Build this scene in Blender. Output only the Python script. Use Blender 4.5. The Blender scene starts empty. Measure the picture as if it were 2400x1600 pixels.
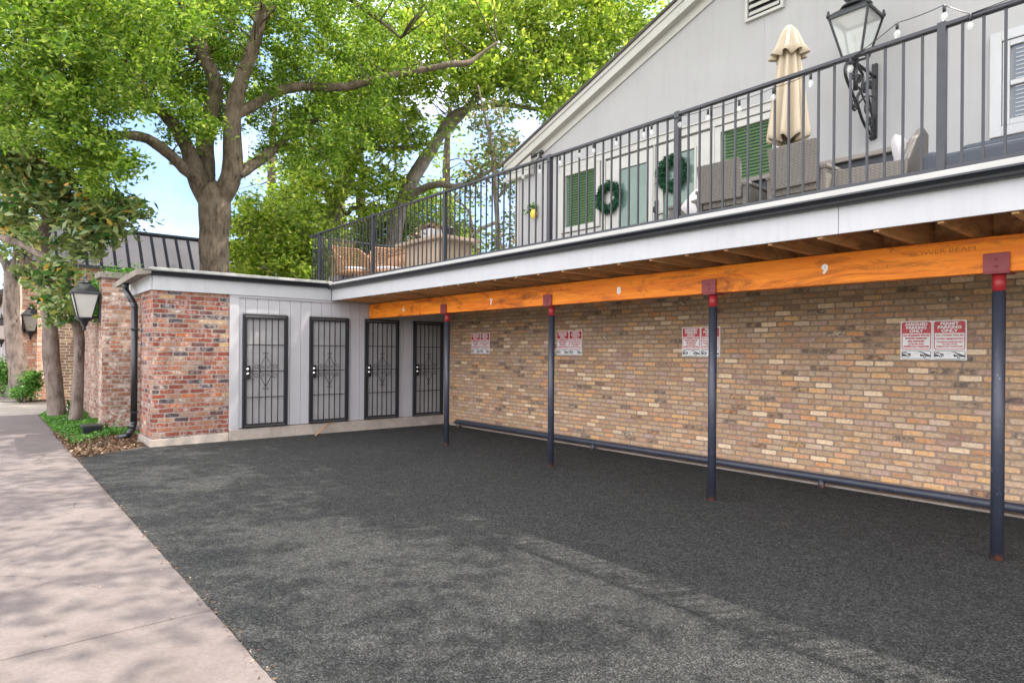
import bpy, math, random
import numpy as np
from mathutils import Vector, Matrix
random.seed(7); rng = np.random.default_rng(11)
scn = bpy.context.scene
COL = scn.collection
R = math.radians

# ------------------------------------------------------------------ camera
YAW, ROLL, F = 0.7025, 0.008, 1480.5 / 2400 * 36
cam = bpy.data.cameras.new('camera'); co = bpy.data.objects.new('camera', cam); COL.objects.link(co)
cam.sensor_width = 36; cam.lens = F; cam.shift_y = 24 / 2400; cam.clip_end = 900; cam.clip_start = 0.05
fw = Vector((-math.cos(YAW), math.sin(YAW), 0)); rt = Vector((math.sin(YAW), math.cos(YAW), 0)); up = Vector((0, 0, 1))
r2 = math.cos(ROLL) * rt + math.sin(ROLL) * up; u2 = -math.sin(ROLL) * rt + math.cos(ROLL) * up
M = Matrix((r2, u2, -fw)).transposed().to_4x4(); M.translation = (0, 0, 1.62)
co.matrix_world = M
scn.camera = co
CAM = Vector((0, 0, 1.62))
def ray(x, y): return fw + r2 * ((x - 1200) / 1480.5) + u2 * ((823.9 - y) / 1480.5)
def at(x, y, d): return CAM + ray(x, y) * d                    # photo pixel at a forward distance -> point
def onY(x, y, Y): d = ray(x, y); return CAM + d * (Y / d.y)
# ------------------------------------------------------------------ light
SUN = Vector((0.27, 0.50, 1.0)).normalized()
el = math.asin(SUN.z); az = math.atan2(SUN.x, SUN.y)
w = bpy.data.worlds.new('World'); scn.world = w; w.use_nodes = True
nt = w.node_tree; nt.nodes.clear()
sky = nt.nodes.new('ShaderNodeTexSky'); sky.sky_type = 'NISHITA'; sky.sun_disc = False
sky.sun_elevation = el; sky.sun_rotation = az; sky.air_density = 1.0; sky.dust_density = 1.6; sky.ozone_density = 1.0
bg = nt.nodes.new('ShaderNodeBackground'); bg.inputs['Strength'].default_value = 0.15
out = nt.nodes.new('ShaderNodeOutputWorld')
tc = nt.nodes.new('ShaderNodeTexCoord'); mp = nt.nodes.new('ShaderNodeMapping'); mp.inputs['Scale'].default_value = (1.3, 1.3, 3.2)
nz = nt.nodes.new('ShaderNodeTexNoise'); nz.inputs['Scale'].default_value = 2.1; nz.inputs['Detail'].default_value = 7; nz.inputs['Roughness'].default_value = 0.55
cr = nt.nodes.new('ShaderNodeValToRGB'); cr.color_ramp.elements[0].position = 0.40; cr.color_ramp.elements[1].position = 0.62
cr.color_ramp.elements[0].color = (0, 0, 0, 1); cr.color_ramp.elements[1].color = (.9, .9, .9, 1)
mx = nt.nodes.new('ShaderNodeMix'); mx.data_type = 'RGBA'
L = nt.links.new
sp_ = nt.nodes.new('ShaderNodeSeparateXYZ'); L(tc.outputs['Generated'], sp_.inputs[0]); lo = nt.nodes.new('ShaderNodeMapRange'); lo.inputs[1].default_value = .0; lo.inputs[2].default_value = .45; lo.inputs[3].default_value = 1.0; lo.inputs[4].default_value = 0.0
ml = nt.nodes.new('ShaderNodeMix'); ml.data_type = 'RGBA'; ml.blend_type = 'MULTIPLY'; ml.inputs[7].default_value = (.17, .31, .60, 1); L(lo.outputs[0], ml.inputs[0]); L(sky.outputs[0], ml.inputs[6])
L(tc.outputs['Generated'], mp.inputs['Vector']); L(mp.outputs[0], nz.inputs['Vector']); L(nz.outputs['Fac'], cr.inputs[0])
sp = nt.nodes.new('ShaderNodeSeparateXYZ'); L(tc.outputs['Generated'], sp.inputs[0])
mr = nt.nodes.new('ShaderNodeMapRange'); mr.inputs[1].default_value = .30; mr.inputs[2].default_value = .52; mr.inputs[3].default_value = .12; mr.inputs[4].default_value = 1.0; L(sp.outputs[2], mr.inputs[0])
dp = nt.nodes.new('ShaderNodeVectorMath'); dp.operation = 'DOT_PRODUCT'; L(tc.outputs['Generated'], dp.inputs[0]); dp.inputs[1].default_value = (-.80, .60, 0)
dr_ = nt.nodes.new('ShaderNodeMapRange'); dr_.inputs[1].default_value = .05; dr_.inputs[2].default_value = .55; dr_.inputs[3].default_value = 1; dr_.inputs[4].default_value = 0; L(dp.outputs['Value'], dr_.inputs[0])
mxx = nt.nodes.new('ShaderNodeMath'); mxx.operation = 'MAXIMUM'; L(mr.outputs[0], mxx.inputs[0]); L(dr_.outputs[0], mxx.inputs[1])  # clouds added out of view, overhead and behind the camera, as fill light
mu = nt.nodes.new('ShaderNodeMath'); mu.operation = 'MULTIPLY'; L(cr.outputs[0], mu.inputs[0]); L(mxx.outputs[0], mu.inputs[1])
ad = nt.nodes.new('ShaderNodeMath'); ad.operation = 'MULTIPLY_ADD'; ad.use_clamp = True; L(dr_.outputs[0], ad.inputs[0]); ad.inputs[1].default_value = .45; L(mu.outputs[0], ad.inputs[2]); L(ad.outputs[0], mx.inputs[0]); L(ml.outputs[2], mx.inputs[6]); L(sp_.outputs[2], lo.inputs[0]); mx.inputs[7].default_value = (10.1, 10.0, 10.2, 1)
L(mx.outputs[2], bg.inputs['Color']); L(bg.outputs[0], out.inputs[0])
sl = bpy.data.lights.new('sun', 'SUN'); sl.energy = 3.1; sl.angle = R(0.53); sl.color = (1.0, .94, .84)
so = bpy.data.objects.new('sun', sl); COL.objects.link(so); so.rotation_euler = SUN.to_track_quat('Z', 'Y').to_euler(); so.location = (0, 0, 30)
vs = scn.view_settings; vs.view_transform = 'Standard'; vs.look = 'None'; vs.gamma = 1; vs.use_curve_mapping = False; vs.exposure = 1.70
scn.render.engine = 'CYCLES'

# ------------------------------------------------------------------ materials
class N:
    def __init__(s, name):
        s.m = bpy.data.materials.new(name); s.m.use_nodes = True; s.t = s.m.node_tree
        s.b = s.t.nodes['Principled BSDF']; s.o = s.t.nodes['Material Output']
    def n(s, typ, **k):
        nd = s.t.nodes.new('ShaderNode' + typ)
        for a, v in k.items():
            if a.startswith('i_'):
                nm = a[2:]; key = int(nm) if nm.isdigit() else nm.replace('_', ' ')
                s.put(nd.inputs[key], v)
            else: setattr(nd, a, v)
        return nd
    def put(s, sock, v):
        if isinstance(v, bpy.types.NodeSocket): s.t.links.new(v, sock)
        elif isinstance(v, bpy.types.Node): s.t.links.new(v.outputs[0], sock)
        else: sock.default_value = v
    def math(s, op, a, b=0.0, c=None):
        nd = s.n('Math', operation=op); s.put(nd.inputs[0], a); s.put(nd.inputs[1], b)
        if c is not None: s.put(nd.inputs[2], c)
        return nd.outputs[0]
    def mix(s, f, a, b, mode='MIX'):
        nd = s.n('Mix', data_type='RGBA', blend_type=mode); s.put(nd.inputs[0], f); s.put(nd.inputs[6], c4(a)); s.put(nd.inputs[7], c4(b)); return nd.outputs[2]
    def ramp(s, f, stops, interp='LINEAR'):
        nd = s.n('ValToRGB'); s.put(nd.inputs[0], f); r = nd.color_ramp; r.interpolation = interp
        while len(r.elements) < len(stops): r.elements.new(0.5)
        for e, (p, c) in zip(r.elements, stops): e.position = p; e.color = c4(c)
        return nd.outputs[0]
    def obj(s, scale=(1, 1, 1), src='Object'):
        tc = s.n('TexCoord'); m = s.n('Mapping'); s.put(m.inputs[0], tc.outputs[src]); m.inputs['Scale'].default_value = scale; return m.outputs[0]
    def noise(s, v, sc, det=4, rough=.55, dist=0):
        nd = s.n('TexNoise'); s.put(nd.inputs['Vector'], v); nd.inputs['Scale'].default_value = sc; nd.inputs['Detail'].default_value = det
        nd.inputs['Roughness'].default_value = rough; nd.inputs['Distortion'].default_value = dist; return nd.outputs['Fac']
    def bump(s, h, strength=.4, dist=.01):
        nd = s.n('Bump'); nd.inputs['Strength'].default_value = strength; nd.inputs['Distance'].default_value = dist; s.put(nd.inputs['Height'], h)
        s.put(s.b.inputs['Normal'], nd.outputs[0]); return nd
    def done(s, col, rough=.7, metal=0, spec=.5):
        s.put(s.b.inputs['Base Color'], c4(col)); s.put(s.b.inputs['Roughness'], rough); s.b.inputs['Metallic'].default_value = metal
        s.b.inputs['Specular IOR Level'].default_value = spec; return s.m
def c4(c): return c if not isinstance(c, (tuple, list)) else (tuple(c) + (1,) if len(c) == 3 else tuple(c))

def paint(name, col, rough=.45, dirt=.12, sc=3.0, metal=0, bump=.0, darkc=None, spec=.5, streak=0):
    s = N(name); v = s.obj(); a = s.noise(v, sc, 6, .65); b = s.noise(v, sc * 14, 3)
    d = darkc or tuple(x * .55 for x in col)
    f = s.math('MULTIPLY', s.ramp(a, [(.35, (0, 0, 0)), (.75, (1, 1, 1))]), dirt * 2.2)
    c = s.mix(f, col, d); c = s.mix(s.math('MULTIPLY', b, dirt * .5), c, tuple(min(1, x * 1.25) for x in col))
    if streak: c = s.mix(s.math('MULTIPLY', s.ramp(s.noise(s.obj((4, 4, .3)), 3, 6, .7), [(.5, (0, 0, 0)), (.75, (1, 1, 1))]), streak * 2), c, tuple(x * .6 for x in col))
    if bump: s.bump(b, bump, .004)
    rr = s.n('MapRange'); s.put(rr.inputs[0], a); rr.inputs[3].default_value = max(0, rough - .1); rr.inputs[4].default_value = min(1, rough + .15)
    return s.done(c, rr.outputs[0], metal, spec)

def brick(name, stops, mortar, bw=.21, bh=.0762, mw=.011, white=.0, stain=.0, bumps=.9, soot=.0, interp='CONSTANT'):
    s = N(name); tc = s.n('TexCoord'); g = s.n('NewGeometry')
    sx = s.n('SeparateXYZ'); s.put(sx.inputs[0], tc.outputs['Object']); sn = s.n('SeparateXYZ'); s.put(sn.inputs[0], g.outputs['Normal'])
    fx = s.math('GREATER_THAN', s.math('ABSOLUTE', sn.outputs[0]), .5)
    nzv = s.n('TexNoise'); s.put(nzv.inputs['Vector'], tc.outputs['Object']); nzv.inputs['Scale'].default_value = 9; nzv.inputs['Detail'].default_value = 2
    wob = s.math('MULTIPLY', s.math('SUBTRACT', nzv.outputs['Fac'], .5), .014)
    u = s.math('ADD', s.math('ADD', s.math('MULTIPLY', sx.outputs[1], fx), s.math('MULTIPLY', sx.outputs[0], s.math('SUBTRACT', 1, fx))), wob)
    z = s.math('ADD', sx.outputs[2], wob)
    zr = s.math('DIVIDE', z, bh); row = s.math('FLOOR', zr)
    wr = s.n('TexWhiteNoise', noise_dimensions='1D'); s.put(wr.inputs['W'], row)
    off = s.math('ADD', s.math('MULTIPLY', s.math('MODULO', row, 2), .5), s.math('MULTIPLY', wr.outputs['Value'], .3))
    ur = s.math('ADD', s.math('DIVIDE', u, bw), off); colm = s.math('FLOOR', ur)
    fu = s.math('MULTIPLY', s.math('SUBTRACT', ur, colm), bw); fz = s.math('MULTIPLY', s.math('SUBTRACT', zr, row), bh)
    cv = s.n('CombineXYZ'); s.put(cv.inputs[0], colm); s.put(cv.inputs[1], row); s.put(cv.inputs[2], fx)
    wn = s.n('TexWhiteNoise', noise_dimensions='3D'); s.put(wn.inputs['Vector'], cv.outputs[0])
    r1 = wn.outputs['Value']; sc = s.n('SeparateColor'); s.put(sc.inputs[0], wn.outputs['Color'])
    du = s.math('MINIMUM', fu, s.math('SUBTRACT', bw, fu)); dz = s.math('MINIMUM', fz, s.math('SUBTRACT', bh, fz))
    # rounded corner distance, each brick a little smaller or larger
    ins = s.math('MULTIPLY_ADD', sc.outputs[1], .004, mw * .5)
    a = s.math('MAXIMUM', s.math('SUBTRACT', .018, s.math('SUBTRACT', du, ins)), 0); b = s.math('MAXIMUM', s.math('SUBTRACT', .018, s.math('SUBTRACT', dz, ins)), 0)
    dd = s.math('SUBTRACT', .018, s.math('SQRT', s.math('ADD', s.math('MULTIPLY', a, a), s.math('MULTIPLY', b, b))))
    n2 = s.noise(tc.outputs['Object'], 60, 3); dd = s.math('ADD', dd, s.math('MULTIPLY', s.math('SUBTRACT', n2, .5), .011))
    mask = s.n('MapRange', interpolation_type='SMOOTHSTEP'); s.put(mask.inputs[0], dd); mask.inputs[1].default_value = -.0012; mask.inputs[2].default_value = .0022
    mk = mask.outputs[0]
    base = s.ramp(r1, stops, interp)
    vv = s.ramp(sc.outputs[0], [(0, (.82, .82, .82)), (1, (1.14, 1.14, 1.14))])
    base = s.mix(1, base, vv, 'MULTIPLY')
    n3 = s.noise(tc.outputs['Object'], 30, 5, .7); base = s.mix(1, base, s.ramp(n3, [(.25, (.62, .58, .55)), (.7, (1.25, 1.25, 1.25))]), 'MULTIPLY')
    if soot:
        n5 = s.noise(s.obj((1, 1, 1.6)), 13, 5, .75)
        sf = s.math('MULTIPLY', s.ramp(n5, [(.38, (0, 0, 0)), (.56, (1, 1, 1))]), s.math('LESS_THAN', sc.outputs[2], soot)); base = s.mix(s.math('MULTIPLY', sf, .8), base, (.06, .06, .068))
    if white:
        n4 = s.noise(tc.outputs['Object'], 11, 6, .75); wf = s.math('MULTIPLY', s.ramp(n4, [(.47, (0, 0, 0)), (.62, (1, 1, 1))]), s.math('MULTIPLY', sc.outputs[2], white)); base = s.mix(wf, base, (.62, .56, .52))
    mcol = s.mix(s.noise(tc.outputs['Object'], 12, 5, .7), tuple(x * .7 for x in mortar), tuple(x * 1.15 for x in mortar))
    c = s.mix(mk, mcol, base)
    if stain: c = s.mix(s.math('MULTIPLY', s.ramp(s.noise(tc.outputs['Object'], .7, 5, .6), [(.4, (0, 0, 0)), (.7, (1, 1, 1))]), stain), c, (.2, .15, .11))
    h = s.math('ADD', s.math('MULTIPLY', mk, s.math('MULTIPLY_ADD', r1, .4, .8)), s.math('MULTIPLY', n2, .25)); s.bump(h, bumps, .012)
    return s.done(c, .88, 0, .25)

def leafmat(name, stops, trans=.45, rough=.45, back=None):
    s = N(name); g = s.n('NewGeometry'); c = s.ramp(g.outputs['Random Per Island'], stops)
    c = s.mix(1, c, s.ramp(s.noise(s.obj(), .8, 3), [(.3, (.75, .8, .7)), (.7, (1.2, 1.15, 1.1))]), 'MULTIPLY')
    if back: c = s.mix(g.outputs['Backfacing'], c, back)
    s.put(s.b.inputs['Base Color'], c); s.b.inputs['Roughness'].default_value = rough; s.b.inputs['Specular IOR Level'].default_value = .3
    t = s.n('BsdfTranslucent'); s.put(t.inputs[0], s.mix(1, c, (1.38, 1.42, .8), 'MULTIPLY')); m = s.n('MixShader'); m.inputs[0].default_value = trans
    s.put(m.inputs[1], s.b.outputs[0]); s.put(m.inputs[2], t.outputs[0]); s.put(s.o.inputs[0], m.outputs[0]); return s.m

def bark(name, a, b, sc=9):
    s = N(name); v = s.obj((1, 1, .22)); n = s.noise(v, sc * 2, 6, .7, .6); n2 = s.noise(s.obj(), 3, 4)
    c = s.mix(s.ramp(n, [(.36, (0, 0, 0)), (.6, (1, 1, 1))]), b, a); c = s.mix(s.math('MULTIPLY', s.ramp(n2, [(.4, (0, 0, 0)), (.65, (1, 1, 1))]), .6), c, tuple(x * 1.5 for x in a))
    s.bump(n, 1, .05); return s.done(c, .95, 0, .15)

def wood(name, a, b, axis=0, sc=4, rough=.6, dark=.0):
    s = N(name); S = [1.0, 1.0, 1.0]; S = [14, 14, 14]; S[axis] = .7; v = s.obj(tuple(S)); n = s.noise(v, sc * .4, 7, .7, .4)
    c = s.mix(s.ramp(n, [(.3, (0, 0, 0)), (.68, (1, 1, 1))]), b, a)
    if dark:
        S2 = [3, 3, 3]; S2[axis] = .8; n2 = s.noise(s.obj(tuple(S2)), 1.5, 8, .75, 1.2); c = s.mix(s.math('MULTIPLY', s.ramp(n2, [(.5, (0, 0, 0)), (.66, (1, 1, 1))]), dark), c, tuple(x * .32 for x in b))
    s.bump(n, .25, .003); return s.done(c, rough, 0, .3)

def asphalt_mat():
    s = N('asphalt'); v = s.obj(); vo = s.n('TexVoronoi', feature='F1'); s.put(vo.inputs['Vector'], v); vo.inputs['Scale'].default_value = 90
    f = s.noise(v, 95, 3, .7); n1 = s.noise(v, .9, 6, .62); n2 = s.noise(v, 34, 4, .7); n3 = s.noise(v, 7, 5, .7)
    c = s.mix(s.ramp(n1, [(.3, (0, 0, 0)), (.7, (1, 1, 1))]), (.062, .063, .062), (.080, .081, .079))
    c = s.mix(1, c, s.ramp(n2, [(.3, (.38, .38, .38)), (.5, (1, 1, 1)), (.72, (1.8, 1.8, 1.76))]), 'MULTIPLY')
    c = s.mix(1, c, s.ramp(n3, [(.3, (.78, .78, .78)), (.7, (1.2, 1.2, 1.2))]), 'MULTIPLY')
    v2 = s.n('TexVoronoi', feature='F1'); s.put(v2.inputs['Vector'], v); v2.inputs['Scale'].default_value = 72; q2 = s.n('SeparateColor'); s.put(q2.inputs[0], v2.outputs['Color']); c = s.mix(1, c, s.ramp(q2.outputs[1], [(0, (.7, .7, .7)), (.5, (.97, .97, .97)), (.9, (1.22, 1.22, 1.2)), (1, (1.5, 1.47, 1.42))]), 'MULTIPLY'); c = s.mix(s.math('MULTIPLY', s.math('GREATER_THAN', v2.outputs['Distance'], .52), .6), c, (.012, .012, .012))
    sc = s.n('SeparateColor'); s.put(sc.inputs[0], vo.outputs['Color'])
    spk = s.math('MULTIPLY', s.math('GREATER_THAN', sc.outputs[0], .955), s.math('LESS_THAN', vo.outputs['Distance'], .36)); c = s.mix(s.math('MULTIPLY', spk, .6), c, (.30, .28, .25)); n9 = s.noise(s.obj((1, 1.6, 1)), 4.5, 8, .8, .5); c = s.mix(s.math('MULTIPLY', s.ramp(n9, [(.62, (0, 0, 0)), (.72, (1, 1, 1))]), .35), c, (.15, .14, .125))
    n6 = s.noise(s.obj((1, .35, 1)), 1.7, 7, .75, 1.2); c = s.mix(s.math('MULTIPLY', s.ramp(n6, [(.56, (0, 0, 0)), (.68, (1, 1, 1))]), .35), c, (.028, .028, .027))
    h = s.math('ADD', s.math('MULTIPLY', n2, 1.2), s.math('MULTIPLY', v2.outputs['Distance'], -1.0)); s.bump(h, 1, .035)
    return s.done(c, .92, 0, .2)
def concrete_mat(name, a, b, sc=1.0, crack=False):
    s = N(name); v = s.obj(); n1 = s.noise(v, .8 * sc, 7, .65); n2 = s.noise(v, 40 * sc, 5, .75); n3 = s.noise(v, 5 * sc, 6, .7, .7)
    c = s.mix(s.ramp(n1, [(.3, (0, 0, 0)), (.72, (1, 1, 1))]), a, b); c = s.mix(1, c, s.ramp(n2, [(.3, (.84, .84, .84)), (.7, (1.1, 1.1, 1.1))]), 'MULTIPLY')
    c = s.mix(1, c, s.ramp(n3, [(.3, (.84, .83, .82)), (.65, (1.06, 1.06, 1.06))]), 'MULTIPLY')
    vo = s.n('TexVoronoi', feature='F1'); s.put(vo.inputs['Vector'], v); vo.inputs['Scale'].default_value = 13 * sc; sc_ = s.n('SeparateColor'); s.put(sc_.inputs[0], vo.outputs['Color'])
    spk = s.math('MULTIPLY', s.math('GREATER_THAN', sc_.outputs[0], .9), s.math('LESS_THAN', vo.outputs['Distance'], .12)); c = s.mix(s.math('MULTIPLY', spk, .7), c, (.12, .1, .08))
    if crack:
        nv = s.n('TexNoise'); s.put(nv.inputs['Vector'], v); nv.inputs['Scale'].default_value = 2.2; nv.inputs['Detail'].default_value = 6; va = s.n('VectorMath', operation='MULTIPLY_ADD'); s.put(va.inputs[0], nv.outputs['Color']); va.inputs[1].default_value = (.35, .35, 0); s.put(va.inputs[2], v)
        ve = s.n('TexVoronoi', feature='DISTANCE_TO_EDGE'); s.put(ve.inputs['Vector'], va.outputs[0]); ve.inputs['Scale'].default_value = .42; cf = s.math('MULTIPLY', s.math('LESS_THAN', ve.outputs['Distance'], .0022), s.ramp(n1, [(.4, (0, 0, 0)), (.55, (1, 1, 1))])); c = s.mix(s.math('MULTIPLY', cf, .4), c, (.035, .028, .026))
        st_ = s.noise(v, 2.3, 7, .8, .8); c = s.mix(s.math('MULTIPLY', s.ramp(st_, [(.55, (0, 0, 0)), (.7, (1, 1, 1))]), .3), c, (.06, .05, .047))
    s.bump(s.math('ADD', n2, s.math('MULTIPLY', n3, .5)), .5, .004); return s.done(c, .9, 0, .2)
def wicker_mat(name, a, b, sc=1.0):
    s = N(name); v = s.obj(); wz = s.n('TexWave', wave_type='BANDS', bands_direction='Z'); s.put(wz.inputs['Vector'], v); wz.inputs['Scale'].default_value = 22 * sc; wz.inputs['Distortion'].default_value = .6
    wx = s.n('TexWave', wave_type='BANDS', bands_direction='DIAGONAL'); s.put(wx.inputs['Vector'], s.obj((1, 1, .01))); wx.inputs['Scale'].default_value = 16 * sc
    f = s.math('MULTIPLY', wz.outputs['Fac'], s.math('MULTIPLY_ADD', wx.outputs['Fac'], .5, .5)); c = s.mix(f, b, a); s.bump(f, .8, .008); return s.done(c, .6, 0, .3)
def glass_dark(name, col, rough=.06):
    s = N(name); n = s.noise(s.obj((1, 1, 1)), 2.2, 3); return s.done(s.mix(n, tuple(x * .6 for x in col), tuple(x * 1.5 for x in col)), rough, 0, .5)
def clearglass(name, col=(.9, .92, .92), a=.35):
    s = N(name); g = s.n('BsdfGlossy'); g.inputs['Roughness'].default_value = .05; t = s.n('BsdfTransparent'); t.inputs[0].default_value = c4(col); m = s.n('MixShader'); m.inputs[0].default_value = a
    s.put(m.inputs[1], t.outputs[0]); s.put(m.inputs[2], s.b.outputs[0]); s.done((.75, .76, .74), .12); s.put(s.o.inputs[0], m.outputs[0]); return s.m

def postmat():
    s = N('post_paint'); v = s.obj((1, 1, .35)); a = s.noise(v, 38, 5, .7); tc_ = s.n('TexCoord'); sz = s.n('SeparateXYZ'); s.put(sz.inputs[0], tc_.outputs['Object']); n2 = s.noise(s.obj(), 14, 5, .7); n3 = s.noise(s.obj(), 3, 4)
    c = s.mix(n3, (.022, .026, .042), (.045, .05, .07)); c = s.mix(s.ramp(a, [(.64, (0, 0, 0)), (.70, (1, 1, 1))]), c, (.20, .21, .24))
    low = s.math('MULTIPLY', s.math('LESS_THAN', s.math('ADD', sz.outputs[2], s.math('MULTIPLY', n2, .25)), .19), 1.0); c = s.mix(s.math('MULTIPLY', low, s.ramp(n2, [(.45, (0, 0, 0)), (.6, (1, 1, 1))])), c, (.20, .07, .035))
    return s.done(c, s.math('MULTIPLY_ADD', n2, .3, .3), 0, .5)
MT = dict(
 asphalt=asphalt_mat(), walk=concrete_mat('sidewalk_concrete', (.116, .096, .091), (.160, .134, .128), crack=True), drive=concrete_mat('driveway_concrete', (.24, .21, .18), (.31, .275, .24)),
 roadc=concrete_mat('road_concrete', (.44, .41, .37), (.56, .53, .48)), base=concrete_mat('base_concrete', (.25, .21, .18), (.38, .33, .29), 2.0), cap=concrete_mat('cap_concrete', (.16, .14, .12), (.26, .23, .2), 2),
 soil=concrete_mat('soil_earth', (.06, .042, .03), (.13, .095, .07), 4),
 lawn=concrete_mat('lawn_ground', (.04, .07, .02), (.09, .1, .045), 3),
 tan=brick('tan_brick', [(0, (0.473, 0.298, 0.173)), (.16, (0.530, 0.334, 0.193)), (.30, (0.455, 0.316, 0.202)), (.50, (0.511, 0.362, 0.240)), (.64, (0.645, 0.380, 0.173)), (.72, (0.379, 0.226, 0.144)), (.78, (0.587, 0.289, 0.125)), (.82, (0.473, 0.334, 0.259)), (.91, (0.293, 0.172, 0.133)), (.95, (0.645, 0.488, 0.326))], (0.33, 0.245, 0.185), .217, .0705, .0115, soot=.075, white=.4, interp='LINEAR'),
 red=brick('red_brick', [(0, (0.231, 0.063, 0.036)), (.22, (0.184, 0.046, 0.030)), (.38, (0.258, 0.099, 0.056)), (.52, (0.095, 0.043, 0.040)), (.62, (0.245, 0.125, 0.079)), (.74, (0.051, 0.036, 0.043)), (.84, (0.313, 0.092, 0.033)), (.89, (0.218, 0.145, 0.112)), (.97, (0.313, 0.198, 0.106))], (0.272, 0.224, 0.198), .232, .079, .0125, white=.55),
 oldred=brick('weathered_brick', [(0, (0.296, 0.121, 0.070)), (.3, (0.226, 0.094, 0.062)), (.5, (0.328, 0.187, 0.125)), (.7, (0.195, 0.101, 0.062)), (.85, (0.343, 0.226, 0.164))], (0.343, 0.289, 0.250), .24, .085, .015, white=1.0),
 house2=brick('orange_brick', [(0, (.62, .28, .16)), (.4, (.55, .24, .14)), (.7, (.68, .40, .27)), (.88, (.72, .55, .44))], (.6, .52, .46), .24, .085, .015, white=.8),
 white=paint('white_fascia_paint', (.385, .385, .40), .4, .07, streak=.16), cream=paint('cream_trim_paint', (.40, .385, .365), .45, .1), wall=paint('gable_wall_paint', (.325, .316, .322), .6, .08, 1.2, streak=.12),
 panel=paint('panel_paint', (.375, .36, .38), .5, .07), doorp=paint('door_paint', (.30, .285, .29), .5, .2),
 black=paint('black_metal', (.012, .013, .016), .35, .2, 6), rail=paint('rail_metal', (.02, .021, .028), .38, .25, 8), gutter=paint('gutter_metal', (.016, .017, .021), .28, .15, 2),
 post=postmat(), primer=paint('red_primer', (.36, .022, .028), .4, .25, 9), plate=paint('bracket_primer', (.25, .028, .035), .45, .2, 9),
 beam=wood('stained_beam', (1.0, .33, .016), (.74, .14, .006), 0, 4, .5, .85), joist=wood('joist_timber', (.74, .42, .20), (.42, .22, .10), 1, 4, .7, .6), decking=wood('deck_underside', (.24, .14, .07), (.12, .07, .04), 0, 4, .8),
 deckf=paint('deck_floor', (.42, .38, .33), .7, .2), roofg=concrete_mat('roof_membrane', (.30, .295, .28), (.42, .41, .39), 1), shingle=concrete_mat('shingle_roof', (.06, .055, .05), (.11, .10, .09), 3),
 mansard=paint('mansard_metal', (.04, .037, .047), .6, .08, 1, spec=.3), seam=paint('mansard_seam', (.008, .009, .014), .85, .1, spec=.05),
 signw=paint('sign_white', (.80, .80, .80), .35, .06), signr=paint('sign_red', (.52, .018, .03), .35, .05), signk=paint('sign_black', (.01, .01, .014), .4, .0),
 wicker=wicker_mat('grey_wicker', (.25, .228, .21), (.095, .085, .078)), rattan=wicker_mat('tan_rattan', (.55, .32, .17), (.24, .12, .06), .8), cushion=paint('charcoal_cushion', (.055, .062, .08), .85, .1), pillow=paint('pale_pillow', (.55, .52, .54), .85, .05),
 canvas=paint('umbrella_canvas', (.43, .355, .265), .85, .08, 4), table=wood('grey_table', (.25, .22, .2), (.15, .13, .12), 0, 4), tanw=paint('tan_bench', (.34, .25, .18), .6, .15),
 gglass=glass_dark('green_glass', (.085, .14, .115), .16), blind=paint('leaf_reflection_blind', (.075, .15, .045), .35, .1, spec=.6), wglass=glass_dark('window_glass', (.10, .12, .15)),  # blind green brightened to stand in for leaves reflected in the glass
 lglass=clearglass('lantern_glass'), frost=paint('frosted_glass', (.42, .40, .37), .3, .1), bulb=clearglass('bulb_glass', (.97, .97, .97), .3), chrome=paint('chrome', (.75, .75, .75), .18, .05, metal=1),
 lemon=paint('lemon_glaze', (.75, .5, .05), .35, .1), gatew=wood('gate_wood', (.46, .24, .13), (.3, .15, .08), 2, 4), pot=paint('black_pot', (.012, .016, .024), .4, .1),
 bark=bark('oak_bark', (.145, .112, .082), (.042, .030, .022)), bark2=bark('grey_bark', (.22, .185, .16), (.09, .072, .06)), bark3=bark('magnolia_bark', (.19, .15, .13), (.05, .037, .03), 4),
 leafo=leafmat('oak_leaf', [(0, (.05, .11, .012)), (.35, (.11, .20, .02)), (.75, (.21, .30, .045)), (1, (.38, .44, .12))], .55),
 leafy=leafmat('bright_leaf', [(0, (.07, .14, .016)), (.4, (.18, .27, .03)), (1, (.46, .50, .12))], .55),
 leafm=leafmat('magnolia_leaf', [(0, (.025, .075, .02)), (.45, (.05, .13, .03)), (.75, (.18, .24, .08)), (.92, (.34, .32, .11)), (.97, (.62, .33, .06)), (1, (.7, .4, .1))], .25, .2, (.17, .21, .07)),
 leafs=leafmat('sparse_leaf', [(0, (.05, .09, .03)), (.6, (.1, .13, .05)), (1, (.22, .15, .08))], .35), ivy=leafmat('ivy_leaf', [(0, (.03, .1, .015)), (.6, (.07, .2, .03)), (1, (.2, .34, .08))], .35, .35),
 fir=leafmat('wreath_needle', [(0, (.008, .045, .022)), (1, (.02, .1, .05))], .1, .6), dead=leafmat('dead_leaf', [(0, (.05, .028, .018)), (.4, (.11, .06, .038)), (.75, (.2, .12, .08)), (1, (.32, .24, .18))], .1, .7),
 dry=leafmat('dry_grass', [(0, (.2, .14, .08)), (1, (.42, .32, .2))], .3, .7), yucca=leafmat('yucca_leaf', [(0, (.03, .1, .03)), (1, (.09, .2, .05))], .15, .4),
)

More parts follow.
